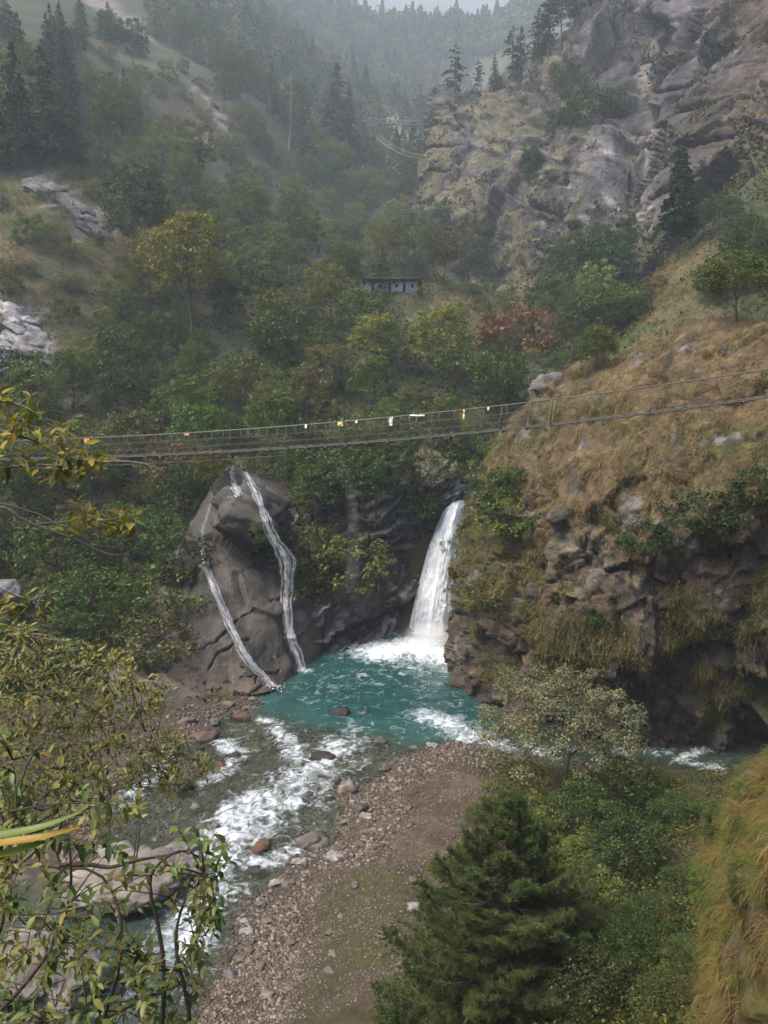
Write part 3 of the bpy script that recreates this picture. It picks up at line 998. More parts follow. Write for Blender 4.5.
# ---------------------------------------------------------------- water
def mat_water():
    m, nt, out = mat_base('river_water')
    L = nt.links.new
    dep = N(nt, 'ShaderNodeAttribute', attribute_name='depth')
    foa = N(nt, 'ShaderNodeAttribute', attribute_name='foam')
    tc = N(nt, 'ShaderNodeTexCoord')
    mp = N(nt, 'ShaderNodeMapping', Scale=(1, 1, 1))
    L(tc.outputs['Object'], mp.inputs[0])
    cr = ramp(nt, [(0, (.055, .050, .034)), (.22, (.036, .060, .046)), (.5, (.018, .058, .052)), (1, (.012, .047, .046))])
    L(dep.outputs['Fac'], cr.inputs[0])
    n0 = N(nt, 'ShaderNodeTexNoise', Scale=.55, Detail=6.0, Roughness=.6)
    L(mp.outputs[0], n0.inputs['Vector'])
    r0 = ramp(nt, [(.3, (.70, .74, .74)), (.7, (1.30, 1.25, 1.22))])
    L(n0.outputs['Fac'], r0.inputs[0])
    mx = N(nt, 'ShaderNodeMix', data_type='RGBA', blend_type='MULTIPLY')
    mx.inputs[0].default_value = 1
    L(cr.outputs[0], mx.inputs[6]); L(r0.outputs[0], mx.inputs[7])
    n1 = N(nt, 'ShaderNodeTexNoise', Scale=1.6, Detail=8.0, Roughness=.62)
    n2 = N(nt, 'ShaderNodeTexNoise', Scale=7, Detail=6.0, Roughness=.7)
    L(mp.outputs[0], n1.inputs['Vector']); L(mp.outputs[0], n2.inputs['Vector'])
    n1.inputs['Distortion'].default_value = 1.2
    # foam: broken up by two sizes of noise
    a1 = N(nt, 'ShaderNodeMath', operation='MULTIPLY_ADD')
    L(n1.outputs['Fac'], a1.inputs[0]); a1.inputs[1].default_value = 2.6; a1.inputs[2].default_value = -1.85
    a2 = N(nt, 'ShaderNodeMath', operation='MULTIPLY_ADD')
    L(n2.outputs['Fac'], a2.inputs[0]); a2.inputs[1].default_value = .9
    L(a1.outputs[0], a2.inputs[2])
    a3 = N(nt, 'ShaderNodeMath', operation='ADD')
    L(a2.outputs[0], a3.inputs[0]); L(foa.outputs['Fac'], a3.inputs[1])
    fr = ramp(nt, [(.12, (0,) * 3), (.5, (.30,) * 3), (1.0, (.95,) * 3)])
    L(a3.outputs[0], fr.inputs[0])
    b = N(nt, 'ShaderNodeBump', Strength=.55, Distance=.10)
    nb = N(nt, 'ShaderNodeTexNoise', Scale=2.6, Detail=7.0, Roughness=.6)
    L(mp.outputs[0], nb.inputs['Vector'])
    L(nb.outputs['Fac'], b.inputs['Height'])
    w = N(nt, 'ShaderNodeBsdfPrincipled', Roughness=.12)
    w.inputs['IOR'].default_value = 1.33
    L(mx.outputs[2], w.inputs['Base Color']); L(b.outputs[0], w.inputs['Normal'])
    tr = N(nt, 'ShaderNodeBsdfTransparent')
    tr.inputs[0].default_value = (.86, .90, .84, 1)
    am = ramp(nt, [(0, (.07,) * 3), (.2, (.34,) * 3), (.45, (.88,) * 3), (.8, (.97,) * 3)])
    L(dep.outputs['Fac'], am.inputs[0])
    s1 = N(nt, 'ShaderNodeMixShader')
    L(am.outputs[0], s1.inputs[0]); L(tr.outputs[0], s1.inputs[1]); L(w.outputs[0], s1.inputs[2])
    f = N(nt, 'ShaderNodeBsdfPrincipled', Roughness=.6)
    f.inputs['Base Color'].default_value = (.55, .60, .64, 1)
    bf = N(nt, 'ShaderNodeBump', Strength=.8, Distance=.15)
    L(n2.outputs['Fac'], bf.inputs['Height']); L(bf.outputs[0], f.inputs['Normal'])
    s2 = N(nt, 'ShaderNodeMixShader')
    L(fr.outputs[0], s2.inputs[0]); L(s1.outputs[0], s2.inputs[1]); L(f.outputs[0], s2.inputs[2])
    L(s2.outputs[0], out.inputs[0])
    return m


M_water = mat_water()
# (pixel, pixel, radius m, strength) of broken water
FOAM = [([(388, 650), (415, 648), (446, 656)], 2.9, 1.6), ([(360, 652), (400, 664), (440, 668)], 2.0, .55), ([(296, 668), (302, 670)], .7, 1.1),
        ([(340, 745), (325, 760), (300, 775), (285, 795), (262, 822), (240, 840)], 1.5, .85),
        ([(275, 728), (290, 742), (300, 765)], .8, .75), ([(262, 720), (278, 724)], .6, .8), ([(222, 742), (232, 752)], .7, 1.0),
        ([(242, 752), (222, 775), (205, 780)], .6, .65), ([(262, 800), (235, 815), (222, 850), (205, 885), (190, 915), (182, 945)], 1.25, 1.0),
        ([(240, 860), (275, 862), (290, 850)], .6, .85), ([(230, 890), (205, 920), (190, 960)], 1.0, .6),
        ([(160, 770), (140, 788), (118, 800)], .8, .7), ([(350, 735), (330, 770), (305, 800)], 1.6, .42), ([(350, 770), (365, 762)], .5, .5),
        ([(425, 716), (445, 722), (462, 732), (482, 742)], 1.3, .95), ([(462, 730), (500, 746), (545, 752)], 1.0, .6), ([(545, 748), (600, 752), (625, 752)], .6, .4),
        ([(645, 752), (672, 752)], .4, .6), ([(680, 760), (700, 750), (722, 749)], .45, .9), ([(695, 764), (722, 768)], .45, .8), ([(150, 975), (60, 1010)], 1.5, .35), ([(440, 690), (380, 672), (330, 690)], 2.2, .22),
        ([(460, 700), (430, 705)], 1.8, .2), ([(250, 700), (268, 690)], .5, .5), ([(335, 640), (350, 634)], .8, .35)]


def build_water():
    x = np.arange(-26, 26, .13); y = np.arange(15.5, 66, .13)
    X, Y = np.meshgrid(x, y)
    vx, vy = X.ravel(), Y.ravel()
    sd = water_sd(vx, vy); ps = pool_sd(vx, vy)
    fo = np.zeros(len(vx))
    for pts, r, s in FOAM:
        w = [tuple(G(a, b)[:2]) for a, b in pts]
        d = poly_dist(vx, vy, w, False) if len(w) > 1 else np.hypot(vx - w[0][0], vy - w[0][1])
        fo = np.maximum(fo, s * .80 * sstep(d, r * 1.55, r * .05))
    p = np.stack([vx, vy, 0 * vx], -1)
    depth = np.clip(sstep(-ps + .6 * fbm(p, 2.2, 3, 411), -3.6, 3.2) * 1.0 + .09 + .05 * fbm(p, 2, 3, 401), 0, 1)
    low = sstep(vy, 30, 24) * .12 * sstep(-sd, .2, 2)           # deeper blue green water at the bottom of the picture
    depth = np.maximum(depth, low + .14)
    depth = np.maximum(depth, .30 * sstep(vx, 2, 8) * sstep(-sd, 0, 2))
    z = .02 * fbm(p, 2.5, 3, 403) + .035 * fbm(p, .6, 3, 405)
    rough = sstep(fo, .2, .9)
    z = z + rough * (.16 * ridged(p * (1, 1, 1), 1.3, 4, 407) + .10 * fbm(p, .35, 3, 409))
    boil = G(418, 655); z = z + .35 * np.exp(-((vx - boil[0]) ** 2 + (vy - boil[1]) ** 2) / 3.5)
    V = np.stack([vx, vy, z], -1)
    Fc = grid_faces(len(y), len(x))
    keep = (sd[Fc] < .9).any(1)
    Fc = Fc[keep]
    used = np.unique(Fc)
    mp = np.full(len(V), -1); mp[used] = np.arange(len(used))
    o = add('river_water', make_mesh('river_water', V[used], mp[Fc], M_water, None, True, {'depth': depth[used], 'foam': fo[used]}))
    tag(o, kind='structure')


build_water()


def mat_fall(name, alpha_lo=.25, scale=(3.0, 3.0, .35), cut=(.28, .52), g=1.0):
    m, nt, out = mat_base(name)
    L = nt.links.new
    fu = N(nt, 'ShaderNodeAttribute', attribute_name='fu'); fv = N(nt, 'ShaderNodeAttribute', attribute_name='fv')
    cx = nt.nodes.new('ShaderNodeCombineXYZ')
    L(fu.outputs['Fac'], cx.inputs[0]); L(fv.outputs['Fac'], cx.inputs[1])
    mp = N(nt, 'ShaderNodeMapping', Scale=scale)
    L(cx.outputs[0], mp.inputs[0])
    n1 = N(nt, 'ShaderNodeTexNoise', Scale=1.6, Detail=9.0, Roughness=.72)
    L(mp.outputs[0], n1.inputs['Vector'])
    at = N(nt, 'ShaderNodeAttribute', attribute_name='thin')
    sub = N(nt, 'ShaderNodeMath', operation='SUBTRACT')
    L(n1.outputs['Fac'], sub.inputs[0]); L(at.outputs['Fac'], sub.inputs[1])
    ra = ramp(nt, [(cut[0], (alpha_lo,) * 3), (cut[1], (1,) * 3)])
    L(sub.outputs[0], ra.inputs[0])
    n2 = N(nt, 'ShaderNodeTexNoise', Scale=3.2, Detail=8.0, Roughness=.75)
    L(mp.outputs[0], n2.inputs['Vector'])
    rc = ramp(nt, [(.34, (.46 * g, .50 * g, .55 * g)), (.56, (.90 * g, .925 * g, .95 * g))])
    L(n2.outputs['Fac'], rc.inputs[0])
    b = N(nt, 'ShaderNodeBump', Strength=.8, Distance=.10)
    L(n2.outputs['Fac'], b.inputs['Height'])
    d = N(nt, 'ShaderNodeBsdfPrincipled', Roughness=.5)
    L(rc.outputs[0], d.inputs['Base Color']); L(b.outputs[0], d.inputs['Normal'])
    t2 = N(nt, 'ShaderNodeBsdfTranslucent')
    t2.inputs[0].default_value = (.8, .85, .9, 1)
    ms = N(nt, 'ShaderNodeMixShader', Fac=.42)
    L(d.outputs[0], ms.inputs[1]); L(t2.outputs[0], ms.inputs[2])
    tr = N(nt, 'ShaderNodeBsdfTransparent')
    mx = N(nt, 'ShaderNodeMixShader')
    L(ra.outputs[0], mx.inputs[0]); L(tr.outputs[0], mx.inputs[1]); L(ms.outputs[0], mx.inputs[2])
    L(mx.outputs[0], out.inputs[0])
    return m


M_fall = mat_fall('falling_water', .0, (2.4, .55, 1), (.24, .50))
M_inner = mat_fall('inner_water', .96, (2.4, .55, 1), (.24, .50))
M_cascade = mat_fall('cascade_water', .0, (5, .7, 1), (.34, .72), 1.0)
M_mist = None


def droplets(mb_pts, sizes):
    V0, F0 = ico(1)
    Vs, Fs = [], []
    for k, (p, s) in enumerate(zip(mb_pts, sizes)):
        Vs.append(V0 * s * np.array([1, 1, 1.6]) + p); Fs.append(F0 + len(V0) * k)
    return np.concatenate(Vs), np.concatenate(Fs)


M_drop = mat_plain('spray', (.85, .88, .9), .4, vary=.05)


def main_fall():
    rows = [  # left edge, right edge in the picture, distance
        (455, 464, 495, 66.0), (453, 465, 499, 63.5), (450, 465, 503, 61.6), (443, 464, 514, 60.6), (434, 463, 535, 59.8), (427, 462, 555, 59.1), (421, 460, 578, 58.4), (415, 458, 602, 57.7), (410, 456, 625, 57.1), (405, 454, 650, 56.6)]
    r = np.array(rows, float)
    ctrl = []
    for l, rr, y, Y in r:
        row = []
        for t in np.linspace(0, 1, 7):
            px = l + (rr - l) * t
            p = P(px, y, Y + .9 * (2 * t - 1) ** 2)
            row.append(p)
        ctrl.append(row)
    nr, nc = 260, 60
    Gd = loft(ctrl, nr, nc)
    n = grid_normals(Gd)
    V = Gd.reshape(-1, 3); nn = n.reshape(-1, 3)
    u = np.tile(np.linspace(0, 1, nc), nr); v = np.repeat(np.linspace(0, 1, nr), nc)
    q = np.stack([u * 9, v * 2.2, 0 * u], -1)
    d = (.16 * fbm(q * (1, .5, 1), 1, 4, 421) + .05 * fbm(V, .35, 3, 423)) * sstep(v, 0, .25)
    V = V + nn * d[:, None]
    V[:, 0] += .34 * fbm(np.stack([v * 14, u * 3, 0 * u], -1), 1, 3, 425) * (2 * np.abs(u - .5)) * v
    thin = .34 * (2 * np.abs(u - .5)) ** 4 - .10
    FU, FV = u * 2.2 * (.45 + .9 * v), v * 11 ** 1.0
    o = add('waterfall', make_mesh('waterfall', V, grid_faces(nr, nc), M_fall, None, True, {'thin': thin, 'fu': FU, 'fv': FV}))
    tag(o, 'broad white waterfall plunging into the teal pool between dark gorge wall and grassy knoll', 'waterfall')
    # an inner sheet gives the fall thickness
    V3 = Gd.reshape(-1, 3) + np.array([0, .45, 0])
    add('inner_sheet', make_mesh('inner_sheet', V3, grid_faces(nr, nc), M_inner, None, True, {'thin': .10 * (2 * np.abs(u - .5)) ** 6 - .22, 'fu': FU + 7, 'fv': FV}), o)
    mb = MB(); c = G(430, 648); V0, F0 = ico(3); mb.put(V0 * (2.3, 1.1, 1.25) + c + np.array([0, .2, .7]), F0)
    m, nt, out = mat_base('fall_mist')
    vv = nt.nodes.new('ShaderNodeVolumePrincipled'); vv.inputs['Color'].default_value = (.97, .98, 1, 1)
    tc = N(nt, 'ShaderNodeTexCoord'); sb = N(nt, 'ShaderNodeVectorMath', operation='SUBTRACT'); sb.inputs[1].default_value = tuple(c + np.array([0, .2, .5]))
    nt.links.new(tc.outputs['Object'], sb.inputs[0])
    ln = N(nt, 'ShaderNodeVectorMath', operation='LENGTH'); nt.links.new(sb.outputs[0], ln.inputs[0])
    r = ramp(nt, [(0, (1.1,) * 3), (.4, (.5,) * 3), (1, (0,) * 3)]); dv = N(nt, 'ShaderNodeMath', operation='DIVIDE'); dv.inputs[1].default_value = 2.2
    nt.links.new(ln.outputs['Value'], dv.inputs[0]); nt.links.new(dv.outputs[0], r.inputs[0]); nt.links.new(r.outputs[0], vv.inputs['Density']); nt.links.new(vv.outputs[0], out.inputs['Volume'])
    add('mist', mb.mesh('mist', m, True), o)
    rg = np.random.default_rng(3)
    pts, sz = [], []
    for k in range(900):
        if k < 420:
            i = rg.integers(nr * nc // 12, nr * nc)
            p = Gd.reshape(-1, 3)[i].copy()
            edge = rg.random() < .7
            p += np.array([rg.normal() * .12, -rg.random() * .5, 0])
            s = rg.uniform(.008, .022)
        else:
            a = G(rg.uniform(404, 452), 650)
            p = a + np.array([rg.normal() * .9, rg.normal() * .7 - .4, abs(rg.normal()) * .45])
            s = rg.uniform(.012, .035)
        pts.append(p); sz.append(s)
    V, Fc = droplets(pts, sz)
    add('spray', make_mesh('spray', V, Fc, M_drop), o)['kind'] = 'stuff'


main_fall()


def cascade(name, path, label, w0, seed, strands=3):
    """water running down the rock: ribbons laid on the rock they run over"""
    pp = _cr(np.array(path, float), 90)
    Y = []
    for a, b, w in pp:
        h = cast_px(a, b)
        Y.append(h[0][1] if h else np.nan)
    Y = np.array(Y)
    Y = np.where(np.isnan(Y), np.nanmean(Y), Y)
    # free fall where the rock falls back: never goes further away than it started, downwards
    Y = np.minimum.accumulate(np.minimum(Y, Y[0] + .5))
    k = np.ones(7) / 7
    Ys = np.convolve(np.pad(Y, 3, 'edge'), k, 'valid')
    Y = np.minimum(Y, Ys) - .16
    nr, nc = 260, 14
    A = _cr(np.concatenate([pp, Y[:, None]], 1), nr)
    q = np.stack([np.linspace(0, 22, nr), np.zeros(nr) + seed, np.zeros(nr)], -1)
    wob = fbm(q, 1.2, 3, seed)
    wid = A[:, 2] * (1 + .14 * fbm(q, .8, 3, seed + 3))
    Vs, Fs, T, FU, FV = [], [], [], [], []
    seg = P(A[:, 0], A[:, 1], A[:, 3]); al = np.concatenate([[0], np.cumsum(np.linalg.norm(np.diff(seg, axis=0), axis=1))])
    off = 0
    root = None
    for s in range(strands):
        sh = (s - (strands - 1) / 2) * .38
        ws = wid * (.92 if s == strands // 2 else .45)
        cx = A[:, 0] + sh * wid * (1 + .5 * fbm(q + 5 * s, 2, 2, seed + 7)) + wob * .7
        u = np.linspace(-1, 1, nc)
        PX = cx[:, None] + ws[:, None] * .5 * u[None]
        PY = np.repeat(A[:, 1][:, None], nc, 1)
        YY = A[:, 3][:, None] - .18 * (1 - u[None] ** 2) * (ws[:, None] / 8) - .05 * s
        Gd = P(PX, PY, YY)
        V = Gd.reshape(-1, 3)
        V = V + np.array([0, -1, 0]) * (.03 * fbm(V, .35, 3, seed + 11))[:, None]
        Vs.append(V); Fs.append(grid_faces(nr, nc) + off); off += len(V)
        T.append(np.tile(.42 * np.abs(u) ** 2.5, nr) + (-.02 if s == strands // 2 else .03))
        FU.append(np.tile(u * .5 + s * 3, nr)); FV.append(np.repeat(al, nc))
    o = add(name, make_mesh(name, np.concatenate(Vs), np.concatenate(Fs), M_cascade, None, True, {'thin': np.concatenate(T), 'fu': np.concatenate(FU), 'fv': np.concatenate(FV)}))
    tag(o, label, 'waterfall')
    rg = np.random.default_rng(seed)
    pts, sz = [], []
    for i in range(int(.6 * (path[-1][1] - path[0][1]))):
        t = rg.integers(10, nr)
        p = P(A[t, 0] + rg.normal() * A[t, 2] * .5, A[t, 1] + rg.normal(), A[t, 3] - .1 - rg.random() * .25)
        pts.append(p); sz.append(rg.uniform(.008, .018))
    for i in range(60 if path[-1][1] > 600 else 8):
        p = P(A[-1, 0] + rg.normal() * 5, A[-1, 1] + rg.normal() * 2, A[-1, 3] - .2)
        pts.append(p); sz.append(rg.uniform(.012, .030))
    V, Fc = droplets(pts, sz)
    add('spray', make_mesh('spray', V, Fc, M_drop), o)['kind'] = 'stuff'
    return o


cascade('cascade', [(230, 456, 4), (229, 466, 5), (233, 478, 6), (237, 490, 9), (238, 496, 8)], 'short forked cascade at the top of the boulder, just under the footbridge', 5, 31)
cascade('cascade', [(211, 503, 3), (206, 520, 3), (202, 534, 4), (203, 552, 6), (209, 575, 8), (218, 598, 9), (229, 622, 10), (240, 645, 11), (250, 662, 13), (259, 671, 12), (268, 680, 8), (275, 687, 7)],
        'thin white cascade sliding down the pale slab, left of the overhanging boulder', 5, 33)
cascade('cascade', [(246, 472, 4), (251, 484, 6), (259, 500, 8), (266, 520, 9), (272, 536, 11), (281, 550, 13), (288, 566, 13), (288, 585, 11), (286, 602, 10), (287, 618, 12), (291, 638, 13), (297, 655, 11), (302, 672, 10)],
        'longer white cascade falling right of the overhanging boulder into the pool edge', 5, 35)
0 and cascade('cascade', [(262, 590, 1.5), (272, 600, 1.5), (283, 610, 2), (285, 618, 3)], 'faint trickle joining the right-hand cascade from a ledge', 2, 37, 1)


def mist_plume():
    pts = _cr(P(*np.array([(333, 448, 52), (342, 462, 52), (350, 490, 52.5), (353, 530, 53), (353, 570, 53), (350, 600, 53.5)], float).T), 24)
    mb = MB()
    mb.tube(pts, np.linspace(.12, .7, 24), 12)
    m, nt, out = mat_base('drifting_spray')
    v = nt.nodes.new('ShaderNodeVolumePrincipled')
    v.inputs['Color'].default_value = (.95, .97, 1, 1)
    tc = N(nt, 'ShaderNodeTexCoord'); n = N(nt, 'ShaderNodeTexNoise', Scale=.8, Detail=3.0)
    nt.links.new(tc.outputs['Object'], n.inputs['Vector'])
    r = ramp(nt, [(.3, (.0,) * 3), (.8, (.075,) * 3)])
    nt.links.new(n.outputs['Fac'], r.inputs[0]); nt.links.new(r.outputs[0], v.inputs['Density'])
    nt.links.new(v.outputs[0], out.inputs['Volume'])
    o = add('spray_plume', mb.mesh('spray_plume', m, True))
    tag(o, kind='stuff')


mist_plume()

# ---------------------------------------------------------------- stones
M_stone = mat_surface('river_stone', rough=.75, scale=4, bump=.6, bscale=14, bdist=.03, lo=.7, hi=1.25)


def gravel():
    rg = np.random.default_rng(5)
    V0, F0 = ico(1)
    shapes = []
    for k in range(10):
        r = 1 + .45 * facet(V0 + k * 5.1, .8, k, 1.0)
        shapes.append(V0 * r[:, None] * rg.uniform((.7, .6, .35), (1.2, 1, .65)))
    n = 62000
    px = rg.uniform(60, 560, n * 4); py = rg.uniform(690, 1040, n * 4)
    g = G(px, py, .3)
    x, y = g[:, 0], g[:, 1]
    z, sd, ps = terrain_z(x, y)
    pr = np.where(sd > 0, np.exp(-sd / (1.6 + 2.6 * sstep(y, 24, 36))) * .95 + .40 * (z < 3.5), .60 * (ps > .3) + .05)
    pr *= (x < 6 + 2 * rg.random(len(x)))
    pr *= .5 + .9 * sstep(fbm(np.stack([x, y, z], -1), 1.6, 3, 431), -.4, .4)
    keep = rg.random(len(x)) < pr
    x, y, z, sd = x[keep][:n], y[keep][:n], z[keep][:n], sd[keep][:n]
    s = (.018 + .012 * (sd < 3)) + .10 * rg.random(len(x)) ** 4 * np.where(sd < 2.5, 1.15, .55) * np.clip(y / 34, .6, 1.3)
    a = rg.random(len(x)) * 6.28
    pal = np.array([(.12, .095, .072), (.18, .150, .122), (.075, .058, .044), (.23, .20, .175), (.11, .070, .045), (.15, .118, .09)])
    cs = pal[rg.integers(0, 6, len(x))] * rg.uniform(.75, 1.15, (len(x), 1))
    cs = np.where((sd < .15)[:, None], cs * (.5, .5, .45), cs)
    Vs, Fs, Cs = [], [], []
    ca, sa = np.cos(a), np.sin(a)
    nv = len(V0)
    for i in range(len(x)):
        S = shapes[i % 10] * s[i]
        Vs.append(np.stack([S[:, 0] * ca[i] - S[:, 1] * sa[i] + x[i], S[:, 0] * sa[i] + S[:, 1] * ca[i] + y[i], S[:, 2] + z[i] + s[i] * .15], -1))
        Fs.append(F0 + nv * i)
    o = add('gravel', make_mesh('gravel', np.concatenate(Vs), np.concatenate(Fs), M_stone, np.repeat(cs, nv, 0), False))
    tag(o, kind='stuff')


gravel()

# the larger stones, one by one: picture position, half width in pixels, colour, words
PINK, GREY, DARK, RUST, PALE = (.22, .18, .16), (.14, .132, .125), (.035, .03, .027), (.10, .055, .03), (.28, .265, .25)
STONES = [
    (342, 713, 10, DARK, 'dark wet rock standing alone in the shallow side of the teal pool'),
    (362, 715, 5, GREY, 'small grey rock beside the dark rock in the pool'),
    (320, 758, 14, DARK, 'dark brown flat rock in the rapids, upstream of the pale pinkish stone'),
    (349, 789, 11, PINK, 'pale pinkish oval stone at the edge of the rapids'),
    (262, 848, 12, RUST, 'rust brown rock with white water around it'),
    (232, 757, 7, DARK, 'black rock with a rusty side in the upper rapids'),
    (222, 766, 6, RUST, 'small rusty stone just below the black rock'),
    (206, 740, 14, (.12, .075, .055), 'reddish brown rock on the left shore of the rapids'),
    (243, 716, 9, RUST, 'orange brown flat stone on the left shore under the slab'),
    (182, 788, 12, DARK, 'dark rock on the left shore near the shrub'),
    (312, 843, 18, (.13, .11, .095), 'long flat brown slab stone at the right edge of the rapids'),
    (256, 870, 9, DARK, 'dark flat stone at the edge of the white water'),
    (281, 852, 6, GREY, 'grey stone between the rust brown rock and the long slab stone'),
    (276, 884, 8, PALE, 'pale grey stone on the right shore, lower end of the rapids'),
    (297, 862, 6, PALE, 'small pale stone below the long flat slab stone'),
    (334, 856, 9, PALE, 'pale angular stone on the gravel beside the long slab stone'),
    (325, 842, 5, GREY, 'small grey stone touching the long slab stone'),
    (368, 818, 8, PALE, 'white angular stone on the gravel bar beside the rapids'),
    (360, 808, 8, (.10, .085, .07), 'dark slanted stone next to the white angular stone'),
    (345, 822, 5, PINK, 'pinkish stone left of the white angular stone'),
    (330, 800, 6, DARK, 'small dark stone in the rapids near the gravel bar'),
    (336, 778, 5, PINK, 'small pinkish stone upstream of the pale oval stone'),
    (385, 770, 6, GREY, 'grey stone on the shore by the outflow of the pool'),
    (432, 746, 6, PALE, 'pale stone on the bar by the right-hand outflow'),
    (413, 748, 5, GREY, 'small grey stone near the right-hand outflow'),
    (355, 766, 7, (.15, .12, .10), 'flat brown stone in the shallows'),
    (380, 742, 7, (.13, .11, .09), 'brown stone under shallow water near the bar'),
    (268, 735, 5, GREY, 'small grey stone between two ribbons of white water'),
    (252, 700, 5, GREY, 'grey stone at the foot of the slab, left of the trickle'),
    (228, 705, 6, (.16, .12, .09), 'brown stone at the foot of the slab'),
    (215, 722, 6, GREY, 'grey stone behind the reddish brown rock'),
    (188, 722, 8, (.15, .12, .10), 'brown stone on the left shore under the slab'),
    (262, 905, 5, GREY, 'grey stone on the gravel at the lower right shore'),
    (245, 922, 6, PALE, 'pale flat stone on the lower right shore'),
    (300, 830, 5, (.14, .12, .10), 'brown stone in the white water above the long slab stone'),
    (214, 828, 6, GREY, 'grey stone in the left half of the rapids'),
    (196, 808, 7, (.15, .13, .11), 'brown stone near the pale pinkish boulder'),
    (398, 790, 5, PALE, 'pale stone on the gravel bar above the mossy patch'),
    (660, 742, 8, DARK, 'dark rock in the right-hand channel under the knoll'),
    (612, 770, 7, GREY, 'grey rock on the near shore of the right-hand channel'),
]
for i, (a, b, hw, c, lab) in enumerate(STONES):
    g = G(a, b, 0)
    gz = ground_z(g[0], g[1])
    g = G(a, b, max(gz, -.1) + .05)
    s = hw / F * g[1]
    wetc = tuple(np.array(c) * .6)
    hgt = .38 if ('flat' in lab or 'slab stone' in lab) else .6
    rock_obj('river_rock', g, (s, s * .75, s * hgt), 40 + i, M_stone, [wetc, tuple(np.minimum(np.array(c) * 1.15, 1)), wetc], lab, 'rock',
             R=rot('Z', (i * 47) % 70 - 35), sub=3, rough=.5, reg=False, group='stones along the rapids')

rgb_ = np.random.default_rng(61)
nb_ = 0
while nb_ < 34:
    a, b = rgb_.uniform(230, 470), rgb_.uniform(755, 1020)
    g = G(a, b, .4)
    z_, sdd, _ps = terrain_z(np.array([g[0]]), np.array([g[1]]))
    if sdd[0] < .3 or g[0] > 1.5 or rgb_.random() > math.exp(-sdd[0] / 3.5):
        continue
    s_ = rgb_.uniform(.10, .26)
    c_ = [PINK, GREY, PALE, (.12, .10, .08), (.15, .12, .10)][rgb_.integers(5)]
    rock_obj('bar_stone', (g[0], g[1], z_[0] + s_ * .12), (s_, s_ * .75, s_ * .5), 200 + nb_, M_stone, [tuple(np.array(c_) * .7), c_], 'stone half buried in the brown gravel bar', 'stone',
             R=rot('Z', rgb_.uniform(0, 180)), sub=3, rough=.5, reg=False, group='stones half buried in the gravel bar')
    nb_ += 1
# ---------------------------------------------------------------- plants
M_leaf = mat_leaf('leaf', .25, .02)
M_needle = mat_leaf('needle', .12, .015)
M_bark = mat_surface('bark', rough=.9, scale=6, bump=.8, bscale=20, bdist=.02)


def unit(v):
    return v / (np.linalg.norm(v, axis=-1, keepdims=True) + 1e-9)


def leaf_quads(c, nrm_, size, rg, aspect=.55, droop=0.0):
    """rhombic, slightly folded leaves at c facing nrm_"""
    n = len(c)
    r = unit(rg.normal(size=(n, 3)))
    t = unit(np.cross(nrm_, r))
    if droop:
        t = unit(t + np.array([0, 0, -droop]))
    b = unit(np.cross(nrm_, t))
    s = np.broadcast_to(np.asarray(size, float), (n,))[:, None]
    tip = c + t * s * .5; base = c - t * s * .5
    mid = c - nrm_ * s * .08
    V = np.stack([base, mid + b * s * aspect * .5, tip, mid - b * s * aspect * .5], 1).reshape(-1, 3)
    Fc = np.arange(4 * n).reshape(n, 4)
    return V, Fc


def clump_leaves(cl, per, leaf, rg, flat=.72, jit=.55, tone=.28, base=(1, 1, 1), cj=.12):
    """cl: (n,4) centres and radii; returns V, F, colours"""
    C, S, Nn, K = [], [], [], []
    for x, y, z, r in cl:
        d = unit(rg.normal(size=(per, 3)) + np.array([0, 0, .25]))
        q = r * (rg.random((per, 1)) ** .35)
        C.append(np.array([x, y, z]) + d * q * np.array([1, 1, flat]))
        Nn.append(unit(d * .8 + np.array([0, 0, .45]) + jit * rg.normal(size=(per, 3))))
        S.append(leaf * rg.uniform(.65, 1.25, per))
        t = 1 + tone * rg.normal()
        k = np.clip(t, .5, 1.6) * (1 + .16 * rg.normal(size=(per, 1)))
        hue = cj * rg.normal(size=3) * np.array([1, .5, .5]) + cj * .6 * rg.normal(size=(per, 3)) * np.array([1, .4, .4])
        K.append(np.clip(np.asarray(base) * k * (1 + hue), .02, 1))
    V, Fc = leaf_quads(np.concatenate(C), np.concatenate(Nn), np.concatenate(S), rg)
    return V, Fc, np.repeat(np.concatenate(K), 4, 0)


def limb_tube(mb, a, b, r0, r1, rg, c, n=6, k=6, wob=.08, sag=0):
    a = np.asarray(a, float); b = np.asarray(b, float)
    t = np.linspace(0, 1, k)[:, None]
    L = np.linalg.norm(b - a)
    p = a + (b - a) * t + np.cumsum(rg.normal(size=(k, 3)), 0) * wob * L / k * np.sin(t * math.pi) + np.array([0, 0, 1]) * sag * L * np.sin(t * math.pi)
    mb.tube(p, np.linspace(r0, r1, k), n, c, caps=False)
    return p


BARK = (.085, .068, .052)


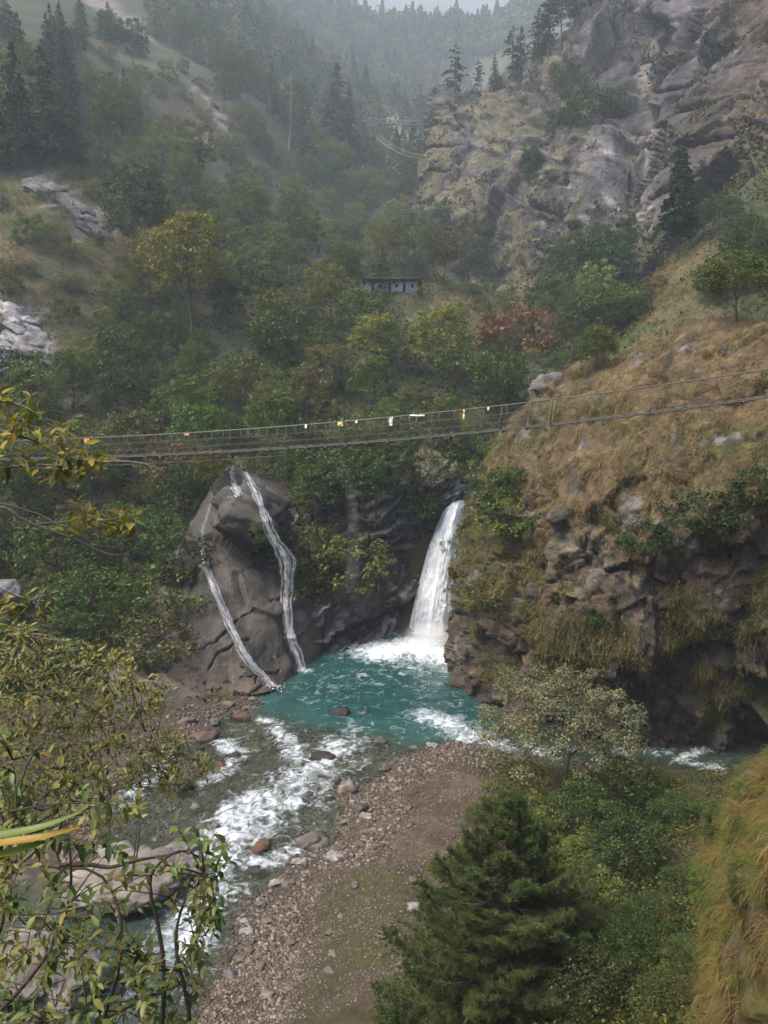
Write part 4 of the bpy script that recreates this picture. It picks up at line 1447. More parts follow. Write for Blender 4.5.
def tpl_broad(name, seed, H=7.0, R=2.7, zc=.60, rz=.42, ncl=60, per=62, leaf=.27, rcl=.8, bark=BARK, tr=.14, low=False, spread=1.0, tone=.26, fill=.3):
    rg = np.random.default_rng(seed)
    cl = []
    tries = 0
    lob = rg.normal(size=(5, 3)); lob = unit(lob); lw = rg.uniform(.75, 1.18, 5)
    while len(cl) < ncl and tries < 4000:
        tries += 1
        d = unit(rg.normal(size=3))
        if d[2] < -.55 and not low:
            continue
        k = 1.0 + sum((w - 1) * max(0, float(d @ l)) ** 3 for l, w in zip(lob, lw))
        q = rg.uniform(fill, 1) ** .5 * k
        p = np.array([d[0] * R * q * spread, d[1] * R * q * spread, H * zc + d[2] * H * rz * q])
        r = rcl * rg.uniform(.6, 1.15)
        if p[2] < .3 + r * .4 and not low:
            continue
        if low:
            p[2] = max(p[2], r * .3)
        if p[2] + r * .7 > H:
            p[2] = H - r * .7
        if any(np.linalg.norm(p - np.array(c[:3])) < .52 * (r + c[3]) for c in cl):
            continue
        cl.append((p[0], p[1], p[2], r))
    cl = np.array(cl)
    V, Fc, C = clump_leaves(cl, per, leaf, rg, tone=tone)
    crown = make_mesh(name + '_crown', V, Fc, M_leaf, C, False)
    mb = MB()
    top = np.array([rg.normal() * .3, rg.normal() * .3, H * (zc + rz * .45)])
    pth = limb_tube(mb, (0, 0, -.6), top, tr, tr * .22, rg, bark, 8, 9, .10)
    for k in rg.choice(len(cl), min(len(cl), 16), replace=False):
        c = cl[k]
        i = int(np.clip(np.searchsorted(pth[:, 2], c[2] * .62), 2, 7))
        limb_tube(mb, pth[i], c[:3], tr * .38, tr * .08, rg, bark, 5, 6, .12, .06)
    trunk = mb.mesh(name + '_trunk', M_bark, True)
    return dict(crown=crown, trunk=trunk, H=H)


def tpl_conifer(name, seed, H=15.0, R=3.0, whorls=26, br=8, seg=13, leaf=.62, droop=.28, start=.10, top=.95, gaps=.12, power=.85, bark=(.07, .055, .045), jag=.3):
    rg = np.random.default_rng(seed)
    C, Nn, S, K = [], [], [], []
    mb = MB()
    limb_tube(mb, (0, 0, -.8), (rg.normal() * .15, rg.normal() * .15, H * .985), H * .014 + .05, .03, rg, bark, 8, 10, .02)
    for w in range(whorls):
        f = w / (whorls - 1)
        z = H * (start + (top - start) * f)
        rr = R * ((1 - f) ** power * .97 + .05)
        if f < .12: rr *= .55 + 3 * f
        for b in range(br if f < .8 else max(4, br - 3)):
            if rg.random() < gaps: continue
            a = rg.uniform(0, 6.283)
            L = rr * rg.uniform(1 - jag, 1 + jag * .5)
            zz = z + rg.normal() * H * .010
            dz = -droop * L * rg.uniform(.5, 1.3) + .02 * L
            d = np.array([math.cos(a), math.sin(a), 0])
            tip = d * L + np.array([0, 0, zz + dz])
            t = np.linspace(.0, 1, 5)[:, None]
            path = np.array([0, 0, zz]) + (tip - np.array([0, 0, zz])) * t + np.array([0, 0, 1]) * (.10 * L * np.sin(t * 3.14))
            mb.tube(path, np.linspace(.035 + .008 * L, .008, 5), 4, bark, caps=False)
            m = max(5, int(seg * L / R * 1.6))
            u = rg.uniform(.12, 1.03, m) ** .75
            side = np.array([-d[1], d[0], 0])
            wdt = .30 * L * (1.05 - u) + .10
            p = np.array([0, 0, zz]) + (tip - np.array([0, 0, zz])) * u[:, None] + np.array([0, 0, 1]) * (.10 * L * np.sin(u * 3.14))[:, None]
            p = p + side * (rg.uniform(-1, 1, m) * wdt)[:, None] + np.array([0, 0, -.08]) * rg.random((m, 1)) * L * .6
            C.append(p)
            Nn.append(unit(np.array([0, 0, 1]) + d * .35 + .5 * rg.normal(size=(m, 3))))
            S.append(leaf * rg.uniform(.6, 1.2, m))
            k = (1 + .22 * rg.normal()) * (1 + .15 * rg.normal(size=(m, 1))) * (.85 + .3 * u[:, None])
            K.append(np.clip(np.ones(3) * k, .3, 1.8))
    V, Fc = leaf_quads(np.concatenate(C), np.concatenate(Nn), np.concatenate(S), rg, .5, .35)
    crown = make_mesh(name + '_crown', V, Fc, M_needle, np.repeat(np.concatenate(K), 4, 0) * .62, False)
    return dict(crown=crown, trunk=mb.mesh(name + '_trunk', M_bark, True), H=H)


def scale_cols(me, f):
    a = me.color_attributes['Col']
    c = np.empty(len(a.data) * 4, np.float32)
    a.data.foreach_get('color', c)
    c = c.reshape(-1, 4); c[:, :3] *= f
    a.data.foreach_set('color', c.ravel())


T = {
    'round': tpl_broad('round_tree', 1),
    'round2': tpl_broad('round_tree_b', 2, R=3.0, ncl=66),
    'spread': tpl_broad('spreading_tree', 3, H=6.5, R=3.6, rz=.34, zc=.62, ncl=72),
    'tall': tpl_broad('tall_tree', 4, H=9.5, R=2.5, rz=.40, zc=.58, ncl=70, tr=.17),
    'tall2': tpl_broad('tall_tree_b', 5, H=9.0, R=2.9, rz=.38, zc=.60, ncl=64, fill=.15, rcl=.7),
    'loose': tpl_broad('loose_tree', 6, H=8.0, R=2.7, rz=.40, zc=.58, ncl=40, per=46, rcl=.75, fill=.35, leaf=.25, tone=.2),
    'loose2': tpl_broad('loose_tree_b', 7, H=9.0, R=2.3, rz=.42, zc=.55, ncl=36, per=40, rcl=.65, fill=.3, leaf=.22, tone=.2, bark=(.19, .17, .15), tr=.09),
    'bush': tpl_broad('bushy', 8, H=2.6, R=1.7, zc=.40, rz=.55, ncl=34, per=60, leaf=.2, rcl=.55, low=True, tr=.05),
    'bush2': tpl_broad('bushy_b', 9, H=3.4, R=1.7, zc=.45, rz=.5, ncl=36, per=60, leaf=.2, rcl=.55, low=True, tr=.05),
    'bush3': tpl_broad('bushy_c', 10, H=2.0, R=2.2, zc=.35, rz=.55, ncl=36, per=55, leaf=.2, rcl=.55, low=True, tr=.05),
    'spruce': tpl_conifer('spruce', 11, R=4.0, br=9),
    'spruce2': tpl_conifer('spruce_b', 12, R=3.4, whorls=24, gaps=.2, jag=.4),
    'spruce3': tpl_conifer('spruce_c', 13, H=13, R=4.3, br=9, whorls=20, gaps=.25, jag=.45, droop=.2),
    'lone': tpl_conifer('lone', 17, H=12, R=2.6, whorls=26, br=12, seg=34, leaf=.5, gaps=.08, jag=.35, droop=.12, start=.26, power=.62),
    'pine': tpl_conifer('pine', 14, H=13, R=2.7, whorls=15, br=6, gaps=.3, jag=.5, droop=-.05, start=.32, power=.45, seg=17),
    'pine2': tpl_conifer('pine_b', 15, H=12, R=3.2, whorls=11, br=5, gaps=.32, jag=.5, droop=-.02, start=.30, power=.35, seg=20),
}
SHAPE = {'lone': 'bare-footed', 'round': 'round-crowned broadleaf', 'round2': 'broad bushy', 'spread': 'low spreading', 'tall': 'tall full-crowned', 'tall2': 'tall ragged-crowned', 'loose': 'loose airy',
         'loose2': 'slender pale-stemmed', 'bush': 'rounded', 'bush2': 'upright', 'bush3': 'low wide', 'spruce': 'dense pointed', 'spruce2': 'narrow ragged', 'spruce3': 'gappy drooping',
         'pine': 'bare-stemmed', 'pine2': 'open-layered'}
TINT = {  # the plants' own leaf colours
    'dark green': (.044, .060, .018), 'deep green': (.033, .050, .018), 'mid green': (.070, .088, .024), 'olive green': (.098, .098, .028), 'yellowish green': (.155, .140, .032),
    'grey green': (.085, .098, .050), 'blue-green': (.044, .062, .034), 'pale green': (.125, .135, .055), 'golden yellow': (.215, .175, .026), 'rusty red': (.165, .052, .034), 'brownish': (.12, .085, .040),
    'sage green': (.160, .155, .090), 'bright green': (.080, .115, .024),
}
PLACED = []        # (object, species word, shape, tint word, px, py, extra)


def grow(tp, loc, scale, tint, name, cat, zs=1.0, label=None, group=None, rz=None, lean=0, rg=RNG):
    t = T[tp]
    root = bpy.data.objects.new(name, None)
    COL.objects.link(root)
    root.empty_display_size = .1
    root.location = loc
    root.rotation_euler = (lean * rg.normal(), lean * rg.normal(), rg.uniform(0, 6.28) if rz is None else rz)
    root.scale = (scale, scale, scale * zs)
    base = np.array(TINT[tint]) * rg.uniform(.82, 1.22) * (1 + .08 * rg.normal(size=3))
    for part in ('crown', 'trunk'):
        o = bpy.data.objects.new(part, t[part])
        COL.objects.link(o)
        o.parent = root
        if part == 'crown':
            o.color = tuple(np.clip(base, .005, 1)) + (1,)
    tag(root, label, cat, group)
    px, py, d = project(np.array(loc, float))
    PLACED.append([root, name.replace('_', ' '), SHAPE[tp], tint, float(px), float(py), float(d)])
    return root


def plant_at(tp, px, py, hpx, tint, name, cat, label=None, group=None, names=None, zs=1.0, sink=.2, rz=None):
    """stands on the ground seen at (px,py), tall enough to reach hpx pixels up"""
    h = cast_px(px, py, names)
    if not h:
        return None
    p = np.array(h[0]); d = project(p)[2]
    H = hpx * d / F
    s = H / T[tp]['H'] / zs
    return grow(tp, (p[0], p[1] + .1, p[2] - sink), s, tint, name, cat, zs, label, group, rz)


# ---- single trees one can point at
plant_at('tall', 193, 336, 134, 'golden yellow', 'autumn_tree', 'tree', 'yellow green autumn tree standing out above the dark forest on the left slope', zs=.95)
plant_at('bush2', 226, 272, 24, 'rusty red', 'red_shrub', 'shrub', 'small red leaved shrub just right of the yellow green autumn tree')
plant_at('bush3', 516, 350, 50, 'rusty red', 'red_shrub', 'shrub', 'wide rust red shrub below the hut terrace, right of the middle')
plant_at('bush2', 498, 350, 34, 'rusty red', 'red_shrub', 'shrub', 'smaller rust red shrub touching the left side of the wide red one')
plant_at('bush2', 172, 176, 24, 'brownish', 'brown_shrub', 'shrub', 'brown leaved shrub high on the left slope under the grey rock scar')
plant_at('spruce3', 383, 292, 47, 'deep green', 'spruce_tree', 'tree', 'dark spruce rising in front of the left end of the white hut')
plant_at('lone', 677, 262, 112, 'deep green', 'pine_tree', 'tree', 'single tall dark conifer on the right slope against the brown cliff', names=['ground'], zs=1.1)
plant_at('spread', 738, 322, 74, 'olive green', 'slope_tree', 'tree', 'spreading olive green tree on the right edge just above the grassy knoll')
plant_at('spruce', 338, 176, 108, 'blue-green', 'spruce_tree', 'tree', 'tall pointed dark spruce on the hazy middle slope, taller of the pair')
plant_at('spruce2', 350, 176, 84, 'blue-green', 'spruce_tree', 'tree', 'shorter spruce right beside the tallest one on the hazy middle slope')
plant_at('spruce', 273, 118, 54, 'blue-green', 'spruce_tree', 'tree', 'pointed blue-green spruce left of the pale dead trunk')
plant_at('spruce2', 305, 175, 80, 'grey green', 'spruce_tree', 'tree', 'grey green spruce right of the pale dead trunk')
for a, b, h, tp, tn, lb in [(20, 165, 118, 'spruce', 'deep green', 'big dark spruce at the left edge, above the grassy clearing'),
                            (48, 160, 110, 'spruce3', 'blue-green', 'wide blue-green spruce second from the left edge above the clearing'),
                            (0, 172, 85, 'spruce2', 'deep green', 'spruce cut by the left edge above the clearing'),
                            (70, 120, 70, 'spruce2', 'deep green', 'narrow dark spruce behind the two wide ones at upper left'),
                            (75, 165, 60, 'spruce3', 'dark green', 'drooping spruce on the right edge of the upper left spruce group'),
                            (22, 90, 74, 'spruce', 'deep green', 'dark spruce high in the upper left corner'),
                            (50, 85, 70, 'spruce2', 'blue-green', 'ragged spruce high in the upper left corner'),
                            (140, 270, 112, 'tall', 'blue-green', 'very tall dark tree left of the yellow green autumn tree'),
                            (135, 75, 55, 'tall2', 'dark green', 'tall dark tree high above the grey rock scar'),
                            (110, 60, 50, 'tall', 'deep green', 'dark full tree on the high slope left of the rock scar'),
                            (420, 128, 42, 'spruce', 'blue-green', 'bluish spruce on the far slope left of the cliff edge'),
                            (405, 125, 36, 'spruce2', 'blue-green', 'narrow bluish spruce on the far slope near the upper cable bridge')]:
    plant_at(tp, a, b, h, tn, 'spruce_tree' if 'spruce' in tp else 'dark_tree', 'tree', lb)
for a, b, h, tp, tn, lb in [(455, 103, 56, 'pine2', 'blue-green', 'open layered pine on the left tip of the far cliff top'),
                            (478, 97, 36, 'pine', 'blue-green', 'small bluish pine second on the far cliff top'),
                            (494, 92, 38, 'spruce2', 'blue-green', 'narrow bluish spruce third on the far cliff top'),
                            (520, 80, 52, 'spruce3', 'blue-green', 'dark drooping spruce on the rising cliff top'),
                            (512, 78, 50, 'pine2', 'grey green', 'grey green pine behind the drooping spruce on the cliff top'),
                            (548, 58, 68, 'pine', 'blue-green', 'tall pine left in the grove at the top of the cliff'),
                            (562, 45, 60, 'tall', 'blue-green', 'full bluish tree in the middle of the cliff top grove'),
                            (578, 32, 56, 'pine2', 'blue-green', 'layered pine right in the cliff top grove'),
                            (538, 62, 52, 'spruce3', 'blue-green', 'drooping spruce at the lower left of the cliff top grove'),
                            (592, 18, 50, 'pine', 'blue-green', 'topmost pine of the cliff top grove, cut by the upper edge')]:
    plant_at(tp, a, b, h, tn, 'cliff_pine' if 'pine' in tp else 'cliff_tree', 'tree', lb, names=['far_cliff'])
for a, b, h, tp, tn, lb in [(597, 118, 34, 'bush3', 'mid green', 'wide green shrub hanging on the far cliff above the pale slab'),
                            (575, 105, 30, 'bush2', 'dark green', 'upright dark shrub on the far cliff, left of the wide one'),
                            (566, 85, 28, 'bush', 'dark green', 'round dark shrub on the upper face of the far cliff'),
                            (608, 115, 26, 'bush2', 'dark green', 'dark shrub right of the wide one on the far cliff'),
                            (545, 190, 22, 'bush', 'dark green', 'dark shrub in a cleft at the middle of the far cliff'),
                            (530, 180, 20, 'bush2', 'mid green', 'green shrub in the cleft left of the middle of the far cliff'),
                            (535, 160, 22, 'bush', 'dark green', 'small dark shrub above the cleft of the far cliff'),
                            (560, 130, 22, 'bush3', 'dark green', 'low dark shrub beneath the upright ones on the far cliff'),
                            (485, 238, 22, 'bush2', 'dark green', 'dark shrub on the lower left foot of the far cliff')]:
    plant_at(tp, a, b, h, tn, 'cliff_shrub', 'shrub', lb, names=['far_cliff'])
for a, b, h, tp, tn in [(575, 330, 70, 'tall2', 'dark green'), (595, 320, 78, 'round2', 'deep green'), (560, 300, 58, 'round', 'dark green'), (615, 300, 60, 'round', 'deep green'), (600, 270, 46, 'round2', 'deep green'),
                        (580, 275, 46, 'spread', 'dark green'), (625, 275, 50, 'tall2', 'deep green'), (548, 330, 55, 'round2', 'dark green'), (600, 345, 60, 'spread', 'dark green'), (630, 325, 50, 'bush2', 'dark green'),
                        (572, 360, 52, 'round', 'dark green'), (595, 372, 50, 'round2', 'mid green'), (720, 235, 40, 'spread', 'dark green'),
                        (750, 260, 50, 'round', 'dark green'), (765, 290, 60, 'round2', 'dark green'), (715, 290, 30, 'bush', 'olive green')]:
    plant_at(tp, a, b, h, tn, 'cliff_foot_tree', 'tree')

for a, b, h, tp, tn in [(712, 306, 46, 'round', 'deep green'), (742, 298, 48, 'tall2', 'dark green'), (768, 290, 50, 'round2', 'deep green'), (630, 332, 44, 'bush2', 'dark green'), (730, 270, 44, 'tall', 'deep green')]:
    plant_at(tp, a, b, h, tn, 'cliff_foot_tree', 'tree', names=['ground'])

# ---- the forest, trees at their own places on the slopes
_tr = np.random.default_rng(77)
_acc = []


def forest():
    cand = []
    n = 9000
    X = _tr.uniform(-40, 660, n); Y = _tr.uniform(40, 700, n)
    count = {'broadleaf_tree': 0, 'forest_shrub': 0}
    for px, py in zip(X, Y):
        h = cast_px(px, py)
        if not h or h[2] != 'ground':
            continue
        p = np.array(h[0]); d = p[1]
        if d > 300 or d < 41:
            continue
        op = open_at(px, py)
        keep_low = (465 < px < 552 and 335 < py < 405) or (392 < px < 475 and 296 < py < 372) or (350 < px < 430 and 284 < py < 330) or (160 < px < 228 and 322 < py < 385) or (210 < px < 245 and 262 < py < 300)
        if keep_low and _tr.random() < .75:
            continue
        if d < 66:
            sdv = float(water_sd(np.array([p[0]]), np.array([p[1]]))[0])
            if sdv < 3.5 or px > 470:
                continue
            if 150 < px < 470 and d < 60:
                continue
        if op:
            if _tr.random() > .16:
                continue
            kind, R = 'forest_shrub', 2.0
        elif keep_low or _tr.random() < .30:
            kind, R = 'forest_shrub', 1.6
        else:
            kind, R = 'broadleaf_tree', 2.7
        big = 1 + .35 * (d > 150) + .3 * (d > 220)
        near = .82 if d < 75 else 1
        R *= big * near
        lim = .80 if d < 110 else .95
        if any((p[0] - q[0]) ** 2 + (p[1] - q[1]) ** 2 + .3 * (p[2] - q[2]) ** 2 < (lim * (R + q[3])) ** 2 for q in _acc):
            continue
        if count[kind] >= (285 if kind == 'broadleaf_tree' else 230):
            continue
        count[kind] += 1
        _acc.append((p[0], p[1], p[2], R))
        hz = fbm(np.array([p]) * 1.0, 30, 2, 501)[0] + .35 * _tr.normal()
        if kind == 'forest_shrub':
            tp = ['bush', 'bush2', 'bush3'][_tr.integers(3)]
            tint = ['mid green', 'olive green', 'dark green', 'yellowish green', 'bright green'][min(4, int(abs(hz) * 4))]
            if op: tint = ['olive green', 'yellowish green', 'mid green', 'brownish'][_tr.integers(4)]
            s = _tr.uniform(.7, 1.25) * big
        else:
            up = py < 260 and 180 < px < 440
            if d < 95:
                tp = ['round', 'round2', 'spread', 'tall', 'tall2'][_tr.integers(5)]
                tint = ['deep green', 'dark green', 'mid green', 'olive green'][int(np.clip(1.3 + hz * 1.6, 0, 3))] if px < 160 else ['dark green', 'mid green', 'olive green', 'mid green', 'yellowish green'][int(np.clip(1.7 + hz * 2.6, 0, 4))]
            else:
                tp = ['round', 'round2', 'loose', 'loose2', 'tall2', 'round2', 'spread', 'tall'][_tr.integers(8)]
                if px < 170 and py < 140 and _tr.random() < .5:
                    tp = 'spruce'
                tint = ['blue-green', 'dark green', 'grey green', 'mid green', 'olive green', 'pale green', 'yellowish green'][int(np.clip(2.4 + 1.4 * (px > 230) + hz * 3.4, 0, 6))]
            if _tr.random() < .26:
                tint = ['yellowish green', 'brownish', 'pale green', 'bright green', 'olive green'][_tr.integers(5)]
            s = _tr.uniform(.72, 1.28) * big * near * (.62 if 'spruce' in tp else 1)
        nm = kind
        if 'spruce' in tp: nm = 'spruce_tree'
        grow(tp, (p[0], p[1], p[2] - .35), s, tint, nm, 'shrub' if kind == 'forest_shrub' else 'tree', _tr.uniform(.88, 1.15), lean=.05, rg=_tr)
    print('forest', count)


forest()


# ---- woods further up the valley that read as one mass
def mass(name, n, region, size, cols, seed, V0, F0, zs=1.6, minY=300, maxY=2600, surf=None):
    rg = np.random.default_rng(seed)
    Vs, Fs, Cs, k = [], [], [], 0
    tries = 0
    while k < n and tries < n * 5:
        tries += 1
        px = rg.uniform(region[0], region[1]); py = rg.uniform(region[2], region[3])
        h = cast_px(px, py, surf)
        if not h or not (minY < h[0][1] < maxY):
            continue
        if rg.random() < .25 * (fbm(np.array([h[0][:]]), 60, 2, seed)[0] > .15) + (.8 if open_at(px, py) else 0):
            continue
        s = size * rg.uniform(.6, 1.3)
        a = rg.uniform(0, 6.28)
        q = V0[rg.integers(len(V0))] * s * np.array([1, 1, zs * rg.uniform(.8, 1.25)])
        q = np.stack([q[:, 0] * math.cos(a) - q[:, 1] * math.sin(a), q[:, 0] * math.sin(a) + q[:, 1] * math.cos(a), q[:, 2]], -1) + np.array(h[0])
        Vs.append(q); Fs.append(F0 + len(q) * k)
        c = np.array(cols[rg.integers(len(cols))]) * rg.uniform(.7, 1.3)
        Cs.append(np.repeat(c[None], len(q), 0)); k += 1
    o = add(name, make_mesh(name, np.concatenate(Vs), np.concatenate(Fs), M_leaf2, np.concatenate(Cs), False))
    tag(o, kind='stuff')
    print(name, k)


M_leaf2 = mat_leaf('far_leaf', .10, .0, tint=False)


def small_crowns(nsh, nl, leaf, cone=False):
    out = []
    for k in range(nsh):
        rg = np.random.default_rng(900 + k)
        d = unit(rg.normal(size=(nl, 3)))
        q = rg.random((nl, 1)) ** .3
        c = d * q * (np.array([.5, .5, .5]) * (1 + .25 * math.sin(k)))
        c[:, 2] += .5
        if cone and k % 4 == 1:
            f = rg.random(nl); a = rg.uniform(0, 6.28, nl)
            c = np.stack([np.cos(a) * .5 * (1 - f), np.sin(a) * .5 * (1 - f), f * 1.4], -1)
        V, Fq = leaf_quads(c, unit(d + np.array([0, 0, .5])), leaf * rg.uniform(.7, 1.3, nl), rg, .8)
        out.append(V)
    return out, Fq


_sc, _sf = small_crowns(8, 220, .15, True)
mass('upper_woods', 950, (150, 470, -10, 215), 8.5, [(.045, .065, .03), (.065, .082, .036), (.085, .095, .04), (.04, .058, .032), (.095, .09, .045)], 5, _sc, _sf, 1.25, 285, 640, ['ground'])
_sc2, _sf2 = small_crowns(8, 70, .24, True)
mass('distant_woods', 7000, (150, 620, -30, 130), 9, [(.045, .06, .03), (.055, .07, .034), (.065, .075, .036), (.085, .08, .04)], 6, _sc2, _sf2, 1.2, 610, 2700, ['far_mountain', 'valley_side', 'ground'])
# ---------------------------------------------------------------- grass and weeds
LATE = []
M_grass = mat_leaf('grass_blade', .3, .015, tint=False)


def sample_mesh(V, Fc, n, rg, weight=None):
    a, b, c = V[Fc[:, 0]], V[Fc[:, 1]], V[Fc[:, 2]]
    d = V[Fc[:, 3]]
    ar = np.linalg.norm(np.cross(c - a, d - b), axis=1)
    cen = (a + b + c + d) / 4
    if weight is not None:
        ar = ar * weight(cen)
    i = rg.choice(len(Fc), n, p=ar / ar.sum())
    u, v = rg.random((n, 1)), rg.random((n, 1))
    p = (a[i] * (1 - u) + b[i] * u) * (1 - v) + (d[i] * (1 - u) + c[i] * u) * v
    nn = unit(np.cross(c[i] - a[i], d[i] - b[i]))
    nn *= np.sign(nn[:, 2:3] * .2 + (nn * unit(CAM - p)).sum(1, keepdims=True))
    return p, nn


def blades(p, d, L, w, droop, cols, rg, segs=3):
    """curved tapering blades from p, setting out along d and bending down"""
    n = len(p)
    side = unit(np.cross(d, rg.normal(size=(n, 3))))
    L = np.asarray(L)[:, None]; w = np.broadcast_to(np.asarray(w, float), (n,))[:, None]
    rings = []
    cur = p.copy(); dr = d.copy()
    for k in range(segs + 1):
        f = k / segs
        if k < segs:
            rings.append(np.stack([cur - side * w * (1 - f * .6) * .5, cur + side * w * (1 - f * .6) * .5], 1))
        else:
            rings.append(cur[:, None])
        dr = unit(dr + np.array([0, 0, -1]) * droop / segs)
        cur = cur + dr * L / segs
    V = np.concatenate(rings, 1)
    m = V.shape[1]
    base = (np.arange(n) * m)[:, None]
    Fs = []
    for k in range(segs - 1):
        Fs.append(base + np.array([[2 * k, 2 * k + 1, 2 * k + 3, 2 * k + 2]]))
    k = segs - 1
    Fs.append(base + np.array([[2 * k, 2 * k + 1, 2 * k + 2, 2 * k + 2]]))
    Fc = [f for f in Fs]
    quads = np.concatenate(Fc[:-1]) if segs > 1 else np.zeros((0, 4), int)
    tris = Fc[-1][:, :3]
    fl = [tuple(q) for q in quads.tolist()] + [tuple(t) for t in tris.tolist()]
    return V.reshape(-1, 3), fl, np.repeat(cols, m, 0)


def tufts(name, p, nn, per, L, w, droop, colfn, rg, spread=.8, rad=.06, segs=3, up=.5, parent=None):
    n = len(p)
    q = np.repeat(p, per, 0) + rg.normal(size=(n * per, 3)) * rad
    N_ = np.repeat(nn, per, 0)
    d = unit(N_ * .6 + np.array([0, 0, up]) + spread * rg.normal(size=(n * per, 3)))
    ls = np.repeat(rg.uniform(.65, 1.3, n), per) * L * rg.uniform(.6, 1.15, n * per)
    c = np.repeat(colfn(p), per, 0) * rg.uniform(.7, 1.3, (n * per, 1))
    V, Fc, C = blades(q, d, ls, w, droop, c, rg, segs)
    o = add(name, make_mesh(name, V, Fc, M_grass, C, False), parent)
    return o


def gold_mix(p, s=0, green=.55):
    a = fbm(p, 1.6, 3, 601 + s); b = fbm(p, .5, 3, 603 + s); c_ = fbm(p, 6, 3, 125)
    c = mix((.145, .098, .05), (.245, .18, .088), sstep(b, -.5, .6))
    c = mix(c, (.095, .092, .026), sstep(a + .8 * c_, .25 - green, .9 - green) * .9)
    return c


rg_ = np.random.default_rng(21)
_kw = lambda V: sstep(524 + np.interp(project(V)[0], [440, 520, 620, 700, 768], [40, 25, 5, -25, -30]) - project(V)[1] + 18 * fbm(V, 1.5, 3, 611), -25, 25) * (1 - .93 * kn_rock(V)) * (project(V)[0] < 860)
p, nn = sample_mesh(KV, KF, 15000, rg_, _kw)
ppx = project(p)[0]
tag(tufts('dry_grass', p, nn, 10, .34, .030, 1.9, lambda q: mix(gold_mix(q), mix((.095, .10, .025), (.165, .145, .04), rg_.random(len(q))), sstep(project(q)[0], 565, 500) * .75), rg_, .75, .10, 2, .35), kind='stuff')
_kw2 = lambda V: (1 - _kw(V)) * sstep(fbm(V, 2.2, 3, 615), .05, .35) * (project(V)[0] < 860) * (V[:, 2] > 1.5)
p, nn = sample_mesh(KV, KF, 7000, rg_, _kw2)
tag(tufts('cliff_weeds', p, nn, 12, .38, .04, 1.8, lambda q: mix((.075, .085, .022), (.19, .15, .06), rg_.random(len(q))), rg_, .9, .16, 2, .3), kind='stuff')
# grass in the clearings of the slopes
wt = openw[TF[:, 0]]
p, nn = sample_mesh(TV, TF, 15000, rg_, lambda c: wt * (c[:, 1] < 210))
tag(tufts('slope_grass', p, nn, 9, .65, .09, 1.4, lambda q: mix(mix((.07, .072, .024), (.18, .14, .06), rg_.random(len(q))), (.06, .072, .024), sstep(fbm(q, 12, 2, 617), 0, .4)), rg_, .8, .35, 2, .6), kind='stuff')
# plants on the big cliff
p, nn = sample_mesh(RV, RF, 3500, rg_, lambda c: sstep(fbm(c, 14, 3, 619) + .35 * fbm(c, 4, 3, 620), .05, .35) * (project(c)[0] < 800))
tag(tufts('ledge_grass', p, nn, 10, .8, .12, 1.4, lambda q: mix(mix((.085, .09, .032), (.20, .165, .075), rg_.random(len(q))), (.06, .07, .028), sstep(fbm(q, 9, 2, 621), 0, .4)), rg_, .8, .6, 2, .5), kind='stuff')


def leaf_litter(name, V, Fc, n, size, cols, weight, seed, mat=None, lift=.25, aspect=.6, cl=9, crad=.35):
    rg = np.random.default_rng(seed)
    p, nn = sample_mesh(V, Fc, n // cl, rg, weight)
    p = np.repeat(p, cl, 0) + rg.normal(size=(len(p) * cl, 3)) * crad * np.array([1, 1, .5]); nn = np.repeat(nn, cl, 0)
    p = p + nn * lift * rg.random((len(p), 1))
    Vv, Ff = leaf_quads(p, unit(nn * .3 + np.array([0, 0, .7]) + .6 * rg.normal(size=p.shape)), size * rg.uniform(.6, 1.3, len(p)), rg, aspect)
    c = np.array(cols)[np.repeat(rg.integers(0, len(cols), len(p) // cl), cl)] * rg.uniform(.6, 1.4, (len(p), 1))
    o = add(name, make_mesh(name, Vv, Ff, M_leaf2, np.repeat(c, 4, 0), False))
    return tag(o, kind='stuff')


leaf_litter('cliff_plants', RV, RF, 42000, .75, [(.045, .055, .018), (.075, .08, .026), (.11, .10, .035), (.035, .045, .016)],
            lambda c: (sstep(fbm(c, 7, 3, 661) + .4 * fbm(c, 2.2, 2, 662), .12, .45) + .7 * sstep(project(c)[1], 215, 265)) * (project(c)[0] < 800) * (project(c)[1] < 400) / c[:, 1], 37, lift=.5, crad=.7, cl=12)
# low growth under the forest
pxc, pyc, _ = project(TV[TF[:, 0]])
leaf_litter('undergrowth', TV, TF, 130000, .42, [(.04, .055, .02), (.06, .075, .025), (.09, .095, .032), (.035, .045, .02)],
            lambda c: (c[:, 1] > 44) * (c[:, 1] < 190) * (1 - (c[:, 0] > -6) * (c[:, 0] < 14) * (c[:, 1] < 67)) * (tsd[TF[:, 0]] > 2.2) * (1 - openw[TF[:, 0]] * .96) * (pxc > -60) * (pxc < 840) / np.maximum(c[:, 1], 50) ** 1.1, 31, lift=.9, crad=.7)
leaf_litter('ivy', GV, GF, 16000, .26, [(.05, .07, .022), (.10, .10, .03), (.035, .05, .018), (.13, .11, .04)],
            lambda c: (project(c)[0] < 392) * sstep(project(c)[1] + 16 * fbm(c, 2, 3, 651), 492, 470) + .9 * (project(c)[0] < 350) * sstep(project(c)[1] + 12 * fbm(c, 2, 3, 652), 600, 570) * (project(c)[0] < 405), 33, lift=.4, crad=.35)
leaf_litter('ivy', SV, SF, 9000, .24, [(.05, .07, .022), (.13, .12, .035), (.035, .05, .018), (.09, .075, .03)],
            lambda c: sstep(project(c)[0] + 14 * fbm(c, 2, 3, 653), 178, 150) * (project(c)[1] < 670) + .9 * (project(c)[0] > 290) * (project(c)[1] < 600) + .4 * (project(c)[1] < 478), 34, lift=.4, crad=.3)
